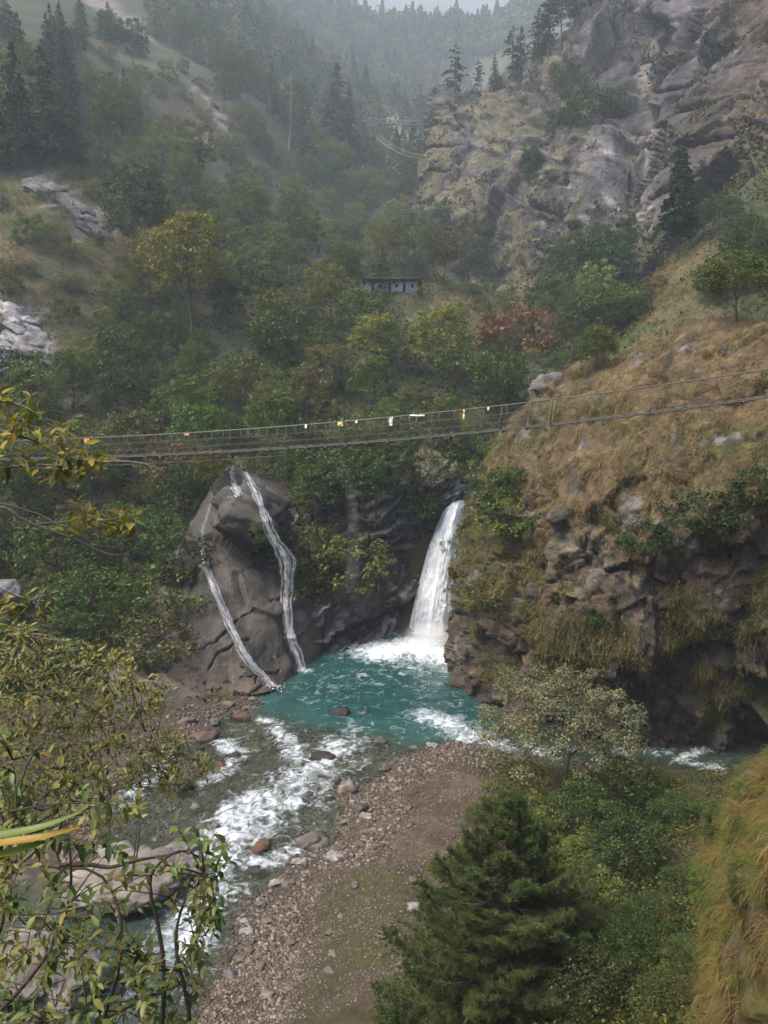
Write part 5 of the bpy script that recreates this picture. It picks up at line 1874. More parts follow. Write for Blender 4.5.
# weeds on the gravel bar and under the near bushes
leaf_litter('bar_weeds', TV, TF, 80000, .095, [(.085, .078, .024), (.13, .095, .032), (.055, .07, .022), (.15, .11, .04)],
            lambda c: (c[:, 1] > 15) * (c[:, 1] < 42) * (c[:, 0] > -9) * sstep(tsd[TF[:, 0]], 1.5, 4) * sstep(fbm(c, 1.6, 3, 631) + .35 * fbm(c, .6, 2, 633), .0, .5), 35, lift=.16, crad=.14)
leaf_litter('bank_weeds', TV, TF, 26000, .16, [(.05, .065, .02), (.08, .08, .025), (.11, .085, .03)],
            lambda c: (c[:, 1] > 14) * (c[:, 1] < 46) * (c[:, 0] < -9) * (c[:, 0] > -40) * sstep(tsd[TF[:, 0]], 1.0, 4), 38, lift=.4, crad=.35)
leaf_litter('ground_weeds', TV, TF, 90000, .10, [(.035, .050, .015), (.05, .065, .02), (.085, .08, .025), (.03, .045, .015), (.10, .08, .028)],
            lambda c: (c[:, 1] > 9) * (c[:, 1] < 38) * sstep(c[:, 0] - .10 * c[:, 1] + fbm(c, 3, 3, 635), .5, 2.5) * (c[:, 0] < 16) * (tsd[TF[:, 0]] > 1), 36, lift=.5, crad=.2)

# tussocks on the near bank
p, nn = sample_mesh(BV, BF, 850, rg_, lambda c: (project(c)[0] > 650) * (project(c)[0] < 850) * (project(c)[1] < 1100) * sstep(fbm(c, 1.2, 2, 641) + sstep(project(c)[1], 1080, 900), -.3, .2))
tag(tufts('tussock_grass', p, nn, 60, .44, .0085, 2.6, lambda q: mix(mix((.085, .062, .026), (.21, .15, .06), rg_.random(len(q))), mix((.07, .085, .02), (.13, .14, .035), rg_.random(len(q))), (rg_.random(len(q)) < .18 + .5 * sstep(fbm(q, 1.1, 2, 643), -.2, .5)) * 1.0), rg_, .60, .05, 4, .9), kind='stuff')
for a, b, h, tp, tn, lb in [(722, 838, 46, 'open_leaf', 'mid green', 'small loose green shrub on the upper left flank of the tussock bank'), (708, 900, 46, 'open_leaf', 'olive green', 'small olive shrub low on the left flank of the tussock bank'), (750, 800, 34, 'open_leaf', 'olive green', 'little olive shrub near the top of the tussock bank'), (745, 900, 36, 'open_leaf', 'dark green', 'little dark shrub in the middle of the tussock bank')]:
    LATE.append((tp, a, b, h, tn, 'bank_shrub', 'shrub', lb))

# ---------------------------------------------------------------- bushes on the near slope
TN = {
    'small_leaf': tpl_broad('small_leaf', 31, H=2.6, R=1.5, zc=.45, rz=.52, ncl=70, per=190, leaf=.085, rcl=.40, low=True, tr=.04, tone=.22),
    'fine_leaf': tpl_broad('fine_leaf', 32, H=2.2, R=1.7, zc=.42, rz=.52, ncl=80, per=200, leaf=.065, rcl=.38, low=True, tr=.04, tone=.2),
    'open_leaf': tpl_broad('open_leaf', 33, H=3.2, R=1.5, zc=.52, rz=.46, ncl=60, per=120, leaf=.10, rcl=.36, low=True, tr=.05, tone=.22),
    'sage': tpl_broad('sage', 34, H=5.2, R=2.7, zc=.62, rz=.38, ncl=130, per=150, leaf=.105, rcl=.48, tr=.08, tone=.22, fill=.12, spread=1.05),
}
T.update(TN)
SHAPE.update({'small_leaf': 'small-leaved', 'fine_leaf': 'fine-leaved', 'open_leaf': 'loose upright', 'sage': 'airy multi-stemmed'})


def near_bush(tp, px, py, wpx, d, tint, label, zs=1.0, name='bush', cat='bush'):
    g = P(px, py, d)
    z = ground_z(g[0], g[1])
    s = wpx * d / F / (2 * {'small_leaf': 1.6, 'fine_leaf': 1.8, 'open_leaf': 1.6, 'sage': 2.9}[tp])
    return grow(tp, (g[0], g[1], z - .1), s, tint, name, cat, zs, label)


for q in LATE:
    plant_at(*q, names=['grassy_bank'])
near_bush('sage', 562, 740, 178, 31, 'sage green', 'large airy sage green shrub beside the river, in front of the grassy knoll', 1.0, 'sage_shrub', 'shrub')
for a, b, w_, d, tp, tn, lb in [
    (520, 775, 75, 29, 'open_leaf', 'olive green', 'olive bush at the left foot of the large sage green shrub'),
    (575, 800, 95, 27, 'small_leaf', 'dark green', 'dark green bush directly below the large sage green shrub'),
    (620, 790, 80, 28, 'open_leaf', 'dark green', 'dark loose bush right of the large sage green shrub'),
    (540, 815, 70, 26, 'open_leaf', 'olive green', 'olive bush behind the top of the near pine'),
    (640, 775, 60, 31, 'fine_leaf', 'olive green', 'low olive bush on the bank of the right-hand channel'),
    (672, 800, 60, 27, 'small_leaf', 'mid green', 'mid green bush near the left edge of the tussock bank'),
    (625, 850, 95, 23, 'small_leaf', 'dark green', 'dark green bush in the middle of the near thicket'),
    (690, 855, 60, 20, 'small_leaf', 'mid green', 'bush against the upper part of the tussock bank'),
    (580, 860, 70, 23, 'open_leaf', 'olive green', 'olive bush right of the top of the near pine'),
    (600, 905, 85, 20, 'open_leaf', 'olive green', 'olive bush right of the middle of the near pine'),
    (655, 915, 100, 18, 'fine_leaf', 'dark green', 'dark fine leaved bush beside the tussock bank'),
    (590, 960, 90, 18, 'small_leaf', 'dark green', 'dark bush touching the right side of the near pine'),
    (650, 975, 120, 16, 'fine_leaf', 'dark green', 'wide feathery dark green bush in the lower right thicket'),
    (700, 960, 80, 15, 'fine_leaf', 'mid green', 'green feathery bush at the foot of the tussock bank'),
    (610, 1030, 120, 15, 'small_leaf', 'dark green', 'dark green bush on the bottom edge, right of the near pine'),
    (680, 1040, 110, 13.5, 'fine_leaf', 'mid green', 'fine green bush in the bottom right, left of the bare soil'),
    (560, 1010, 80, 16.5, 'open_leaf', 'dark green', 'dark bush under the right branches of the near pine'),
    (400, 1040, 60, 18.5, 'open_leaf', 'dark green', 'dark bush at the bottom edge, left of the near pine'),
    (480, 790, 34, 30, 'fine_leaf', 'olive green', 'small olive shrublet on the gravel bar near the channel'),
    (437, 822, 22, 27, 'fine_leaf', 'yellowish green', 'tiny yellowish shrublet on the gravel bar, left of the near pine top')]:
    near_bush(tp, a, b, w_ * 1.15, d, tn, lb, 1.0 if d > 17 else .85)

# shrubs on the knoll and round the falls
for a, b, h, tp, tn, lb, on in [
    (503, 503, 44, 'bush2', 'mid green', 'green shrub hanging over the top of the main waterfall', ['cliff_knoll']),
    (492, 505, 40, 'bush', 'dark green', 'dark shrub on the shoulder just right of the main waterfall top', ['cliff_knoll']),
    (505, 525, 36, 'bush3', 'olive green', 'olive shrub on the left shoulder of the knoll', ['cliff_knoll']),
    (520, 495, 34, 'bush', 'mid green', 'green shrub in the grass of the left shoulder of the knoll', ['cliff_knoll']),
    (480, 600, 30, 'bush3', 'olive green', 'olive shrub on the knoll wall right of the main waterfall', ['cliff_knoll']),
    (595, 660, 44, 'bush2', 'mid green', 'green shrub growing from the rock face in the middle of the knoll', ['cliff_knoll']),
    (600, 625, 24, 'bush', 'dark green', 'small dark shrub above the green one on the knoll face', ['cliff_knoll']),
    (700, 520, 40, 'bush3', 'dark green', 'dark low shrub along the rim where the knoll turns to rock', ['cliff_knoll']),
    (650, 545, 34, 'bush3', 'dark green', 'dark shrub left along the rock rim of the knoll', ['cliff_knoll']),
    (755, 500, 40, 'bush', 'dark green', 'dark shrub at the right edge on the rim of the knoll', ['cliff_knoll']),
    (610, 530, 24, 'bush2', 'olive green', 'thin olive shrub in the dry grass above the rim', ['cliff_knoll']),
    (640, 740, 26, 'bush', 'dark green', 'dark shrub at the foot of the knoll by the channel', ['cliff_knoll']),
    (250, 560, 34, 'bush2', 'yellowish green', 'yellow green shrub growing on the overhanging boulder', ['overhanging_boulder']),
    (262, 538, 22, 'bush', 'olive green', 'small olive shrub on the right side of the overhanging boulder', ['overhanging_boulder'])]:
    plant_at(tp, a, b, h, tn, 'rock_shrub', 'shrub', lb, names=on)
for a, b, h, w_, tp, tn, lb in [
    (318, 540, 90, 0, 'tall2', 'mid green', 'full green tree hanging over the right-hand cascade'),
    (345, 520, 78, 0, 'round2', 'dark green', 'dark tree above the curved gorge wall'),
    (375, 520, 70, 0, 'round', 'dark green', 'dark tree where the gorge wall bends, left of the main waterfall'),
    (398, 492, 56, 0, 'round2', 'deep green', 'dark tree on top of the gorge wall, nearest to the main waterfall'),
    (330, 582, 56, 0, 'bush2', 'yellowish green', 'yellowish shrub low between right-hand cascade and gorge wall'),
    (352, 590, 60, 0, 'bush', 'olive green', 'olive shrub hanging low on the gorge wall'),
    (305, 560, 44, 0, 'bush3', 'olive green', 'olive shrub touching the right-hand cascade'),
        (300, 500, 60, 0, 'round', 'dark green', 'dark tree beside the top of the right-hand cascade'),
    (280, 482, 50, 0, 'round2', 'mid green', 'green tree just under the footbridge, right of the forked cascade'),
    (186, 525, 64, 0, 'round', 'dark green', 'dark tree left of the overhanging boulder'),
    (212, 490, 46, 0, 'round2', 'olive green', 'olive tree just under the footbridge, left of the forked cascade'),
    (170, 600, 46, 0, 'bush3', 'olive green', 'olive shrub at the left rim of the pale slabs'),
    (185, 575, 50, 0, 'bush', 'dark green', 'dark shrub at the upper left rim of the pale slabs'),
    (150, 650, 44, 0, 'bush3', 'brownish', 'brownish shrub at the lower left rim of the pale slabs'),
    (425, 478, 30, 0, 'bush3', 'brownish', 'brown low shrub over the dark notch above the main waterfall')]:
    plant_at(tp, a, b, h, tn, 'gorge_tree' if tp[:4] != 'bush' else 'gorge_shrub', 'tree' if tp[:4] != 'bush' else 'shrub', lb)


# ---------------------------------------------------------------- the near pine
def near_pine():
    rg = np.random.default_rng(8)
    base = P(500, 1080, 17.6)
    bx, by = base[0], base[1]
    bz = ground_z(bx, by)
    top = P(500, 792, 17.6)
    H = top[2] - bz
    root = empty('near_pine', (bx, by, bz), 'dense dark green young pine in the bottom centre, rising beside the gravel bar', 'pine tree')
    mb = MB()
    limb_tube(mb, (0, 0, -.5), (0, 0, H * .97), .15, .02, rg, (.09, .065, .045), 10, 12, .01)
    P_, D_, L_, K_ = [], [], [], []

    def tuft(p, d, n, L, k):
        dd = unit(d * .75 + rg.normal(size=(n, 3)) * .55)
        P_.append(np.repeat(p[None], n, 0) + rg.normal(size=(n, 3)) * .012 - d * rg.random((n, 1)) * .08)
        D_.append(dd); L_.append(L * rg.uniform(.7, 1.15, n)); K_.append(np.repeat(k[None], n, 0) * rg.uniform(.75, 1.25, (n, 1)))
    nw = 23
    for w in range(nw):
        f = (w + .5) / nw
        z = H * (.06 + .92 * f)
        R = 2.95 * (1 - f) ** .84 * (1 + .12 * rg.normal()) + .12
        nb = 9 if f < .8 else 6
        for b in range(nb):
            a = 6.283 * b / nb + rg.uniform(-.35, .35) + w * .7
            L = R * rg.uniform(.72, 1.15)
            d = np.array([math.cos(a), math.sin(a), 0.0])
            t = np.linspace(0, 1, 8)[:, None]
            lift = .16 + .35 * f
            path = np.array([0, 0, z]) + d * L * t + np.array([0, 0, 1]) * L * (lift * t ** 1.8 * 1.2 - .10 * np.sin(t * 3.14))
            mb.tube(path, np.linspace(.022 + .008 * L, .008, 8), 5, (.10, .07, .05), caps=False)
            tone = np.array([.072, .100, .036]) * rg.uniform(.7, 1.35)
            ns = int(7 + 13 * L)
            for s in range(ns):
                u = rg.uniform(.25, 1.0) ** .8
                k = u * 7; i = min(6, int(k)); q = path[i] + (path[i + 1] - path[i]) * (k - i)
                side = np.array([-d[1], d[0], 0]) * rg.choice([-1, 1])
                sl_ = .42 * L * (1.08 - u) * rg.uniform(.5, 1.1) + .06
                sd2 = unit(d * .65 + side * .8 + np.array([0, 0, .28 + .3 * f]))
                e = q + sd2 * sl_
                mb.tube(np.array([q, (q + e) / 2 + np.array([0, 0, .02]), e]), [.009, .006, .004], 3, (.10, .07, .05), caps=False)
                for m in range(max(2, int(sl_ / .13))):
                    c = q + (e - q) * (1 - m * .13 / max(sl_, .14))
                    dirn = unit(sd2 * .7 + np.array([0, 0, .75]) + .25 * rg.normal(size=3))
                    tuft(c + rg.normal(size=3) * .04, dirn, 34, .12, tone * rg.uniform(.8, 1.25))
            tuft(path[-1], unit(d + np.array([0, 0, .8])), 34, .14, tone * 1.15)
    tuft(np.array([0, 0, H * .985]), np.array([0, 0, 1.0]), 50, .16, np.array([.055, .08, .035]))
    Pn, Dn, Ln, Kn = np.concatenate(P_), np.concatenate(D_), np.concatenate(L_), np.concatenate(K_)
    side = unit(np.cross(Dn, rg.normal(size=Dn.shape))) * .0065
    V = np.stack([Pn - side, Pn + side, Pn + Dn * Ln[:, None]], 1).reshape(-1, 3)
    Fc = np.arange(len(V)).reshape(-1, 3)
    add('needles', make_mesh('needles', V, Fc, M_grass, np.repeat(Kn, 3, 0), False), root)
    add('trunk', mb.mesh('trunk', M_bark, True), root)
    print('pine needles', len(Fc))


near_pine()


# ---------------------------------------------------------------- leafy shrubs right in front, at the left
M_bleaf = mat_leaf('broad_leaf', .30, .03, tint=False, rough=.5)


def real_leaves(p, d, up, L, wd, cols, rg):
    """ovate leaves folded along the midrib, tip bending down"""
    n = len(p)
    d = unit(d)
    s = unit(np.cross(d, up)); u = unit(np.cross(s, d))
    L = L[:, None]; w = L * wd
    o = lambda a, b, c: p + d * L * a + s * w * b + u * L * c
    V = np.stack([p, o(.28, .42, .05), o(.62, .36, .03), o(1.0, 0, -.14), o(.62, -.36, .03), o(.28, -.42, .05), o(.3, 0, -.01), o(.65, 0, -.03)], 1)
    f = np.array([[0, 6, 1, 1], [1, 6, 7, 2], [2, 7, 3, 3], [0, 5, 6, 6], [5, 4, 7, 6], [4, 3, 7, 7]])
    base = (np.arange(n) * 8)[:, None]
    Fl = []
    for r in f:
        q = list(dict.fromkeys(r.tolist()))
        Fl += (base + np.array(q)[None]).tolist()
    return V.reshape(-1, 3), Fl, np.repeat(cols, 8, 0)


def shrub(name, label, cat, stems, poly, nanch, Yr, leaf, cols, seed, twig=(.13, .10, .075), thick=.012, sprig=7, wd=.5, droop=.25, tw=.0045, extra_twigs=0, weight=None):
    rg = np.random.default_rng(seed)
    mb = MB()
    nodes = []
    for st in stems:
        A = _cr(np.array(st, float), 16)
        pts = P(A[:, 0], A[:, 1], A[:, 2])
        pts = pts + fbm(pts, .5, 3, seed)[:, None] * np.array([.02, .02, .03])
        mb.tube(pts, np.linspace(thick, thick * .35, 16), 6, twig, caps=False)
        nodes.append(pts)
    nodes = np.concatenate(nodes)
    xs_ = [q[0] for q in poly]; ys_ = [q[1] for q in poly]
    anch = []
    while len(anch) < nanch + extra_twigs:
        x, y = rg.uniform(min(xs_), max(xs_)), rg.uniform(min(ys_), max(ys_))
        if not in_poly(np.array([x]), np.array([y]), poly)[0]:
            continue
        if weight and rg.random() > weight(x, y):
            continue
        anch.append(P(x, y, rg.uniform(*Yr)))
    LP, LD, LU, LL, LC = [], [], [], [], []
    for i, a in enumerate(anch):
        cost = np.linalg.norm(nodes - a, axis=1) + .8 * np.maximum(0, nodes[:, 2] - a[2])
        j = int(np.argmin(cost + rg.random(len(nodes)) * .12))
        b = nodes[j]
        v = a - b; L = np.linalg.norm(v)
        if L < 1e-3: continue
        mid = b + v * .5 + np.array([0, 0, .10 * L]) + rg.normal(size=3) * .06 * L
        tt = np.linspace(0, 1, 6)[:, None]
        path = b * (1 - tt) ** 2 + 2 * mid * tt * (1 - tt) + a * tt ** 2
        mb.tube(path, np.linspace(min(tw * (1 + L), thick * .6), tw * .35, 6), 4, twig, caps=False)
        if i % 3 == 0:
            nodes = np.concatenate([nodes, path[2:5]])
        if i >= nanch:
            e = path[-1]
            for k in range(3):
                f = e + unit(unit(v) + rg.normal(size=3) * .7) * rg.uniform(.05, .16)
                mb.tube(np.array([e, (e + f) / 2 + rg.normal(size=3) * .008, f]), [tw * .4, tw * .3, tw * .2], 3, twig, caps=False)
            continue
        dirn = unit(path[-1] - path[-2])
        n = max(3, int(rg.normal(sprig, 1.5)))
        c0 = np.array(cols[rg.integers(len(cols))]) * rg.uniform(.8, 1.2)
        for k in range(n):
            f = k / n
            pos = a - dirn * f * leaf * 2.0
            ang = k * 2.4 + rg.random()
            s1 = unit(np.cross(dirn, [0, 0, 1.0])); s2 = np.cross(s1, dirn)
            out = dirn * (.75 - .35 * f) + (s1 * math.cos(ang) + s2 * math.sin(ang)) * .85 + np.array([0, 0, -droop]) + rg.normal(size=3) * .15
            LP.append(pos); LD.append(out); LU.append(np.array([0, 0, 1.0]) + rg.normal(size=3) * .35)
            LL.append(leaf * rg.uniform(.55, 1.2)); LC.append(c0 * rg.uniform(.8, 1.2) * (1 + .1 * rg.normal(size=3)))
    V, Fl, C = real_leaves(np.array(LP), np.array(LD), np.array(LU), np.array(LL), wd, np.clip(np.array(LC), .01, 1), rg)
    base = nodes[np.argmin(nodes[:, 2])]
    root = empty(name, tuple(base), label, cat)
    add('stems', make_mesh('stems', np.concatenate(mb.V) - base, mb.F, M_bark, np.concatenate(mb.C), True), root)
    add('foliage', make_mesh('foliage', V - base, Fl, M_bleaf, C, False), root)
    print(name, len(LP))
    return root


OLV = [(.135, .145, .036), (.11, .13, .034), (.19, .175, .042), (.085, .108, .03), (.15, .15, .042)]
GRN = [(.065, .098, .024), (.085, .115, .028), (.050, .078, .022), (.115, .128, .032), (.15, .14, .035)]
YEL = [(.20, .20, .030), (.15, .17, .03), (.26, .23, .035), (.11, .14, .03), (.19, .16, .03)]
shrub('leafy_shrub', 'dense olive leaved shrub with pale twigs covering the left bank above the rapids', 'shrub',
      [[(-60, 900, 7.5), (-10, 800, 7.8), (40, 720, 8.2), (80, 660, 8.6)], [(-40, 880, 7), (40, 800, 7.4), (110, 740, 8), (165, 690, 8.5)], [(-60, 860, 7.5), (-20, 760, 8), (0, 690, 8.5), (20, 640, 9)],
       [(-20, 900, 6.8), (70, 820, 7.2), (140, 780, 7.8), (200, 760, 8.2)], [(-60, 800, 8), (-30, 700, 8.6), (-10, 630, 9)]],
      [(-40, 640), (20, 618), (60, 640), (110, 645), (140, 665), (178, 690), (160, 720), (205, 745), (225, 770), (170, 800), (120, 790), (60, 800), (-40, 830)],
      820, (6.6, 9.2), .085, OLV, 51, (.22, .17, .12), .022, 8, .42, .2, .005, 130)
shrub('leafy_shrub', 'green leaved shrub with dark crooked stems over the river at the lower left', 'shrub',
      [[(60, 1120, 4.2), (110, 1000, 4.3), (120, 930, 4.5), (100, 880, 4.7), (40, 865, 4.9), (-30, 850, 5)], [(150, 1120, 4.1), (165, 990, 4.2), (150, 900, 4.4), (155, 868, 4.5), (180, 850, 4.6), (202, 858, 4.7)],
       [(-40, 1050, 4), (20, 990, 4.2), (60, 930, 4.4), (70, 860, 4.6), (60, 800, 4.8)], [(-40, 1000, 3.9), (0, 930, 4.1), (10, 860, 4.3), (20, 780, 4.5), (40, 745, 4.7)],
       [(60, 865, 4.7), (110, 868, 4.6), (150, 858, 4.6), (185, 850, 4.6)], [(200, 1100, 4), (190, 1010, 4.1), (175, 950, 4.2), (185, 900, 4.4), (215, 870, 4.6)], [(-20, 1100, 3.8), (60, 1050, 3.9), (120, 1010, 4.0), (180, 985, 4.1)]],
      [(-20, 720), (60, 740), (100, 790), (170, 800), (200, 830), (240, 845), (225, 925), (205, 960), (200, 1040), (-20, 1040)],
      330, (3.6, 5.2), .088, GRN, 52, (.060, .045, .033), .016, 7, .46, .3, .0042, 60, weight=lambda x, y: .30 if (95 < x < 190 and 800 < y < 930) else (.75 if y < 900 else .9))
shrub('overhanging_branch', 'yellow green leafy branch with grey twigs at the left edge, crossing the footbridge', 'branch',
      [[(-60, 470, 4.6), (0, 470, 4.8), (60, 464, 5), (120, 458, 5.1), (165, 470, 5.2)], [(-60, 400, 4.8), (10, 400, 4.9), (50, 425, 5), (95, 452, 5.1)], [(-60, 500, 4.5), (0, 508, 4.7), (60, 530, 4.9), (110, 552, 5), (140, 545, 5.1)],
       [(-50, 420, 5), (20, 440, 5.1), (60, 455, 5.2), (90, 470, 5.3)], [(40, 520, 4.9), (80, 520, 5), (120, 515, 5)], [(-50, 610, 4.8), (0, 612, 4.9), (30, 600, 5), (60, 590, 5.1)]],
      [(-20, 385), (40, 395), (85, 420), (110, 445), (125, 470), (60, 480), (-20, 470)],
      62, (4.7, 5.4), .105, YEL, 53, (.30, .27, .24), .011, 7, .42, .25, .0038, 14)
shrub('overhanging_branch', 'lower yellow green branch with bare grey twigs at the left edge, under the footbridge', 'branch',
      [[(-60, 495, 4.6), (0, 505, 4.8), (60, 525, 4.9), (100, 545, 5), (130, 548, 5.1)], [(60, 525, 4.9), (90, 528, 5), (125, 522, 5.1)], [(-60, 560, 4.7), (0, 590, 4.8), (30, 600, 4.9), (50, 588, 5)]],
      [(75, 500), (100, 505), (145, 515), (142, 540), (90, 528)], 20, (4.8, 5.2), .10, YEL, 54, (.28, .25, .22), .008, 7, .42, .25, .0035, 10)
shrub('overhanging_branch', 'small sprigs of yellow leaves at the left edge above the olive shrub', 'branch',
      [[(-60, 640, 4.7), (0, 618, 4.8), (20, 604, 4.9), (55, 592, 5)], [(-60, 600, 4.7), (-10, 606, 4.8), (12, 590, 4.9)]],
      [(-10, 595), (30, 590), (62, 590), (60, 612), (20, 625), (-10, 625)], 12, (4.7, 5.1), .09, YEL, 55, (.24, .2, .16), .007, 6, .42, .25, .0035, 8)


def strap_leaves():
    rg = np.random.default_rng(9)
    root = empty('strap_leaf_plant', tuple(P(-40, 860, 2.2)), 'plant with long narrow bright green leaves, one turning yellow, close at the left edge', 'plant')
    o0 = np.array(root.location)
    for k, (pts, w, c) in enumerate([([(-60, 852, 2.2), (-10, 838, 2.2), (40, 828, 2.2), (82, 812, 2.25)], .014, (.085, .125, .015)), ([(-60, 864, 2.15), (-10, 846, 2.1), (40, 838, 2.1), (80, 828, 2.15)], .013, (.22, .14, .012)),
                                     ([(-60, 870, 2.1), (-20, 860, 2.1), (20, 850, 2.1), (45, 842, 2.1)], .013, (.09, .15, .02)), ([(-60, 830, 2.3), (-20, 826, 2.3), (10, 836, 2.3), (25, 850, 2.3)], .016, (.10, .16, .02))]):
        A = _cr(P(*np.array(pts, float).T), 14)
        t = np.linspace(0, 1, 14)
        d = unit(np.gradient(A, axis=0)); s = unit(np.cross(d, [0, -.45, 1.0]))
        ww = (w * np.sin(np.clip(t * 2.6 + .35, 0, 3.14)) ** .8)[:, None]
        V = np.concatenate([A - s * ww + [0, 0, .004], A - [0, 0, .004], A + s * ww + [0, 0, .004]]) - o0
        Fc = [(i, i + 1, i + 15, i + 14) for i in range(13)] + [(i + 14, i + 15, i + 29, i + 28) for i in range(13)]
        lf = add('leaf', make_mesh('leaf', V, Fc, M_bleaf, np.repeat(np.array([c]), len(V), 0)), root)
        if k == 1: lf['label'] = 'long leaf turning yellow'


strap_leaves()
# ---------------------------------------------------------------- footbridge
M_cable = mat_plain('steel_cable', (.075, .070, .062), .6, .3)
M_deck = mat_plain('weathered_deck', (.055, .048, .041), .8, scale=3)
M_steel = mat_plain('rusted_steel', (.10, .085, .075), .7, .3)
_LA, _LB = P(0, 458, 46.5), P(768, 397, 31.5)
_ld = unit((_LB - _LA) * [1, 1, 0]); _ln = np.array([-_ld[1], _ld[0], 0])


def on_line(px, py, off=0.0):
    """where the sight line through (px,py) meets the upright plane of the bridge"""
    d = ray(px, py)
    A = _LA + _ln * off
    return CAM + d * (((A - CAM) @ _ln) / (d @ _ln))


def footbridge():
    tgt = [(-80, 459.5), (0, 459), (60, 458), (110, 456.5), (200, 452.5), (300, 446.5), (360, 442), (420, 437.5), (520, 428.5), (600, 417.5), (680, 408), (768, 397), (860, 382)]
    pts = np.array([on_line(a, b) for a, b in tgt])
    s = (pts - _LA) @ _ld
    k = np.polyfit(s, pts[:, 2], 4)
    s0, s1 = -26.0, s[-1] + 6
    zc = lambda u: np.polyval(k, np.clip(u, s[0], s[-1])) + np.where(u < s[0], (s[0] - u) * .06, 0)
    pos = lambda u, w, dz=0: (_LA + _ld * u) * [1, 1, 0] + _ln * w + np.array([0, 0, 1.0]) * (float(zc(np.array([u]))[0]) + dz)
    root = empty('suspension_footbridge', tuple(pos(0, 0)), 'long narrow cable footbridge with wire mesh sides crossing the gorge above the waterfall', 'footbridge')
    o0 = pos(0, 0)

    def part(nm, mb, mat, label=None):
        o = add(nm, make_mesh(nm, np.concatenate(mb.V) - o0, mb.F, mat, None, False), root)
        if label: o['label'] = label
        return o
    U = np.arange(s0, s1, .5)
    W = .52
    # deck: three long steel planks
    mb = MB()
    for w in (-.34, 0, .34):
        for a, b in zip(U[:-1], U[1:]):
            p, q = pos(a, w), pos(b, w)
            hw = _ln * .15
            V = [p - hw, p + hw, q + hw, q - hw, p - hw + [0, 0, .04], p + hw + [0, 0, .04], q + hw + [0, 0, .04], q - hw + [0, 0, .04]]
            mb.put(V, [(0, 3, 2, 1), (4, 5, 6, 7), (0, 1, 5, 4), (2, 3, 7, 6), (0, 4, 7, 3), (1, 2, 6, 5)])
    part('deck', mb, M_deck)
    for side in (-1, 1):
        mb = MB()
        mb.tube([pos(u, side * (W + .03), 1.12) for u in U], .026, 6)
        part('handrail_cable', mb, M_cable)
        mb = MB()
        mb.tube([pos(u, side * W, -.03) for u in U], .030, 6)
        mb.tube([pos(u, side * (W - .12), -.05) for u in U], .022, 5)
        part('deck_cable', mb, M_cable)
        mb = MB()
        for u in np.arange(s0, (on_line(545, 425) - _LA) @ _ld, .16):
            p0, p1, p2, p3 = pos(u, side * (W + .01), 0), pos(u + .16, side * (W + .01), 1.1), pos(u, side * (W + .012), 1.1), pos(u + .16, side * (W + .012), 0)
            mb.tube([p0, p1], .0045, 3, caps=False); mb.tube([p2, p3], .0045, 3, caps=False)
        for dz in (.35, .72):
            mb.tube([pos(u, side * (W + .015), dz) for u in U if u < (on_line(545, 425) - _LA) @ _ld], .009, 4)
        part('netting', mb, M_cable)
    # lower wind cable, hanging a little away under the left half
    mb = MB()
    mb.tube([pos(u, -1.0, -.30 - .15 * math.cos(u * .06)) for u in U if u < (on_line(300, 440) - _LA) @ _ld], .014, 5)
    part('wind_cable', mb, M_cable)
    i = 0
    u = s0 + .4
    while u < s1:
        heavy = abs(u - ((on_line(541, 425) - _LA) @ _ld)) < .55
        for side in (-1, 1):
            mb = MB()
            mb.tube([pos(u, side * W, -.08), pos(u, side * (W + .03), 1.13)], .035 if heavy else (.019 if u < (on_line(545, 425) - _LA) @ _ld else .010), 5)
            part('suspender', mb, M_steel if heavy else M_cable)
        mb = MB()
        c = pos(u, 0, -.09)
        R = np.stack([_ld, _ln, [0, 0, 1]], 1)
        mb.box(c, (.07, 1.25, .07), R)
        part('cross_beam', mb, M_steel)
        u += 1.12; i += 1
    # strips of cloth knotted to the handrail and the net
    cl = [(395, 424, .24, .42, (.50, .50, .50), 'white cloth knotted to the net in the middle of the footbridge'),
          (421, 417, .75, .08, (.48, .48, .49), 'white scarf tied along the handrail in the middle of the footbridge'),
          (467, 412, .09, .45, (.55, .40, .12), 'yellow strip of cloth hanging from the handrail, left of the knoll'),
          (345, 424, .28, .20, (.55, .42, .18), 'small ochre cloth hanging from the handrail left of the white cloth'),
          (311, 428, .10, .18, (.65, .66, .70), 'tiny white rag on the handrail above the spray plume'),
          (491, 410, .08, .15, (.6, .5, .25), 'tiny yellow rag on the handrail nearest to the knoll'),
          (193, 436, .30, .12, (.45, .16, .12), 'small reddish rag on the handrail above the left cascades'),
          (361, 424, .10, .14, (.6, .55, .4), 'tiny beige rag on the handrail between the ochre and the white cloth'),
          (94, 440, .34, .24, (.75, .32, .06), 'orange rag on the handrail near the left edge')]
    for a, b, w, h, c, lab in cl:
        u = (on_line(a, b) - _LA) @ _ld
        g = 12
        gx, gz = np.meshgrid(np.linspace(0, w, g), np.linspace(0, -h, g))
        q = np.stack([gx.ravel(), gz.ravel(), 0 * gx.ravel()], -1)
        f = fbm(q + a, .12, 3, 701)
        pinch = 1 - .45 * np.abs(gz.ravel() / h) if 'knotted' in lab else 1
        base = pos(u, -(W + .07), 1.13)
        V = base + _ld * ((gx.ravel() - w / 2) * pinch + .03 * f)[:, None] + _ln * (-.05 * f - .02 * (gz.ravel() / -h))[:, None] + np.array([0, 0, 1]) * (gz.ravel() + .02 * f)[:, None]
        V = np.concatenate([V, V + _ln * .006])
        Fc = grid_faces(g, g); Fc = np.concatenate([Fc, Fc[:, ::-1] + g * g])
        o = add('cloth_strip', make_mesh('cloth_strip', V, Fc, mat_plain('cloth', c, .9, vary=.12)))
        tag(o, lab, 'cloth', 'cloths tied to the footbridge')


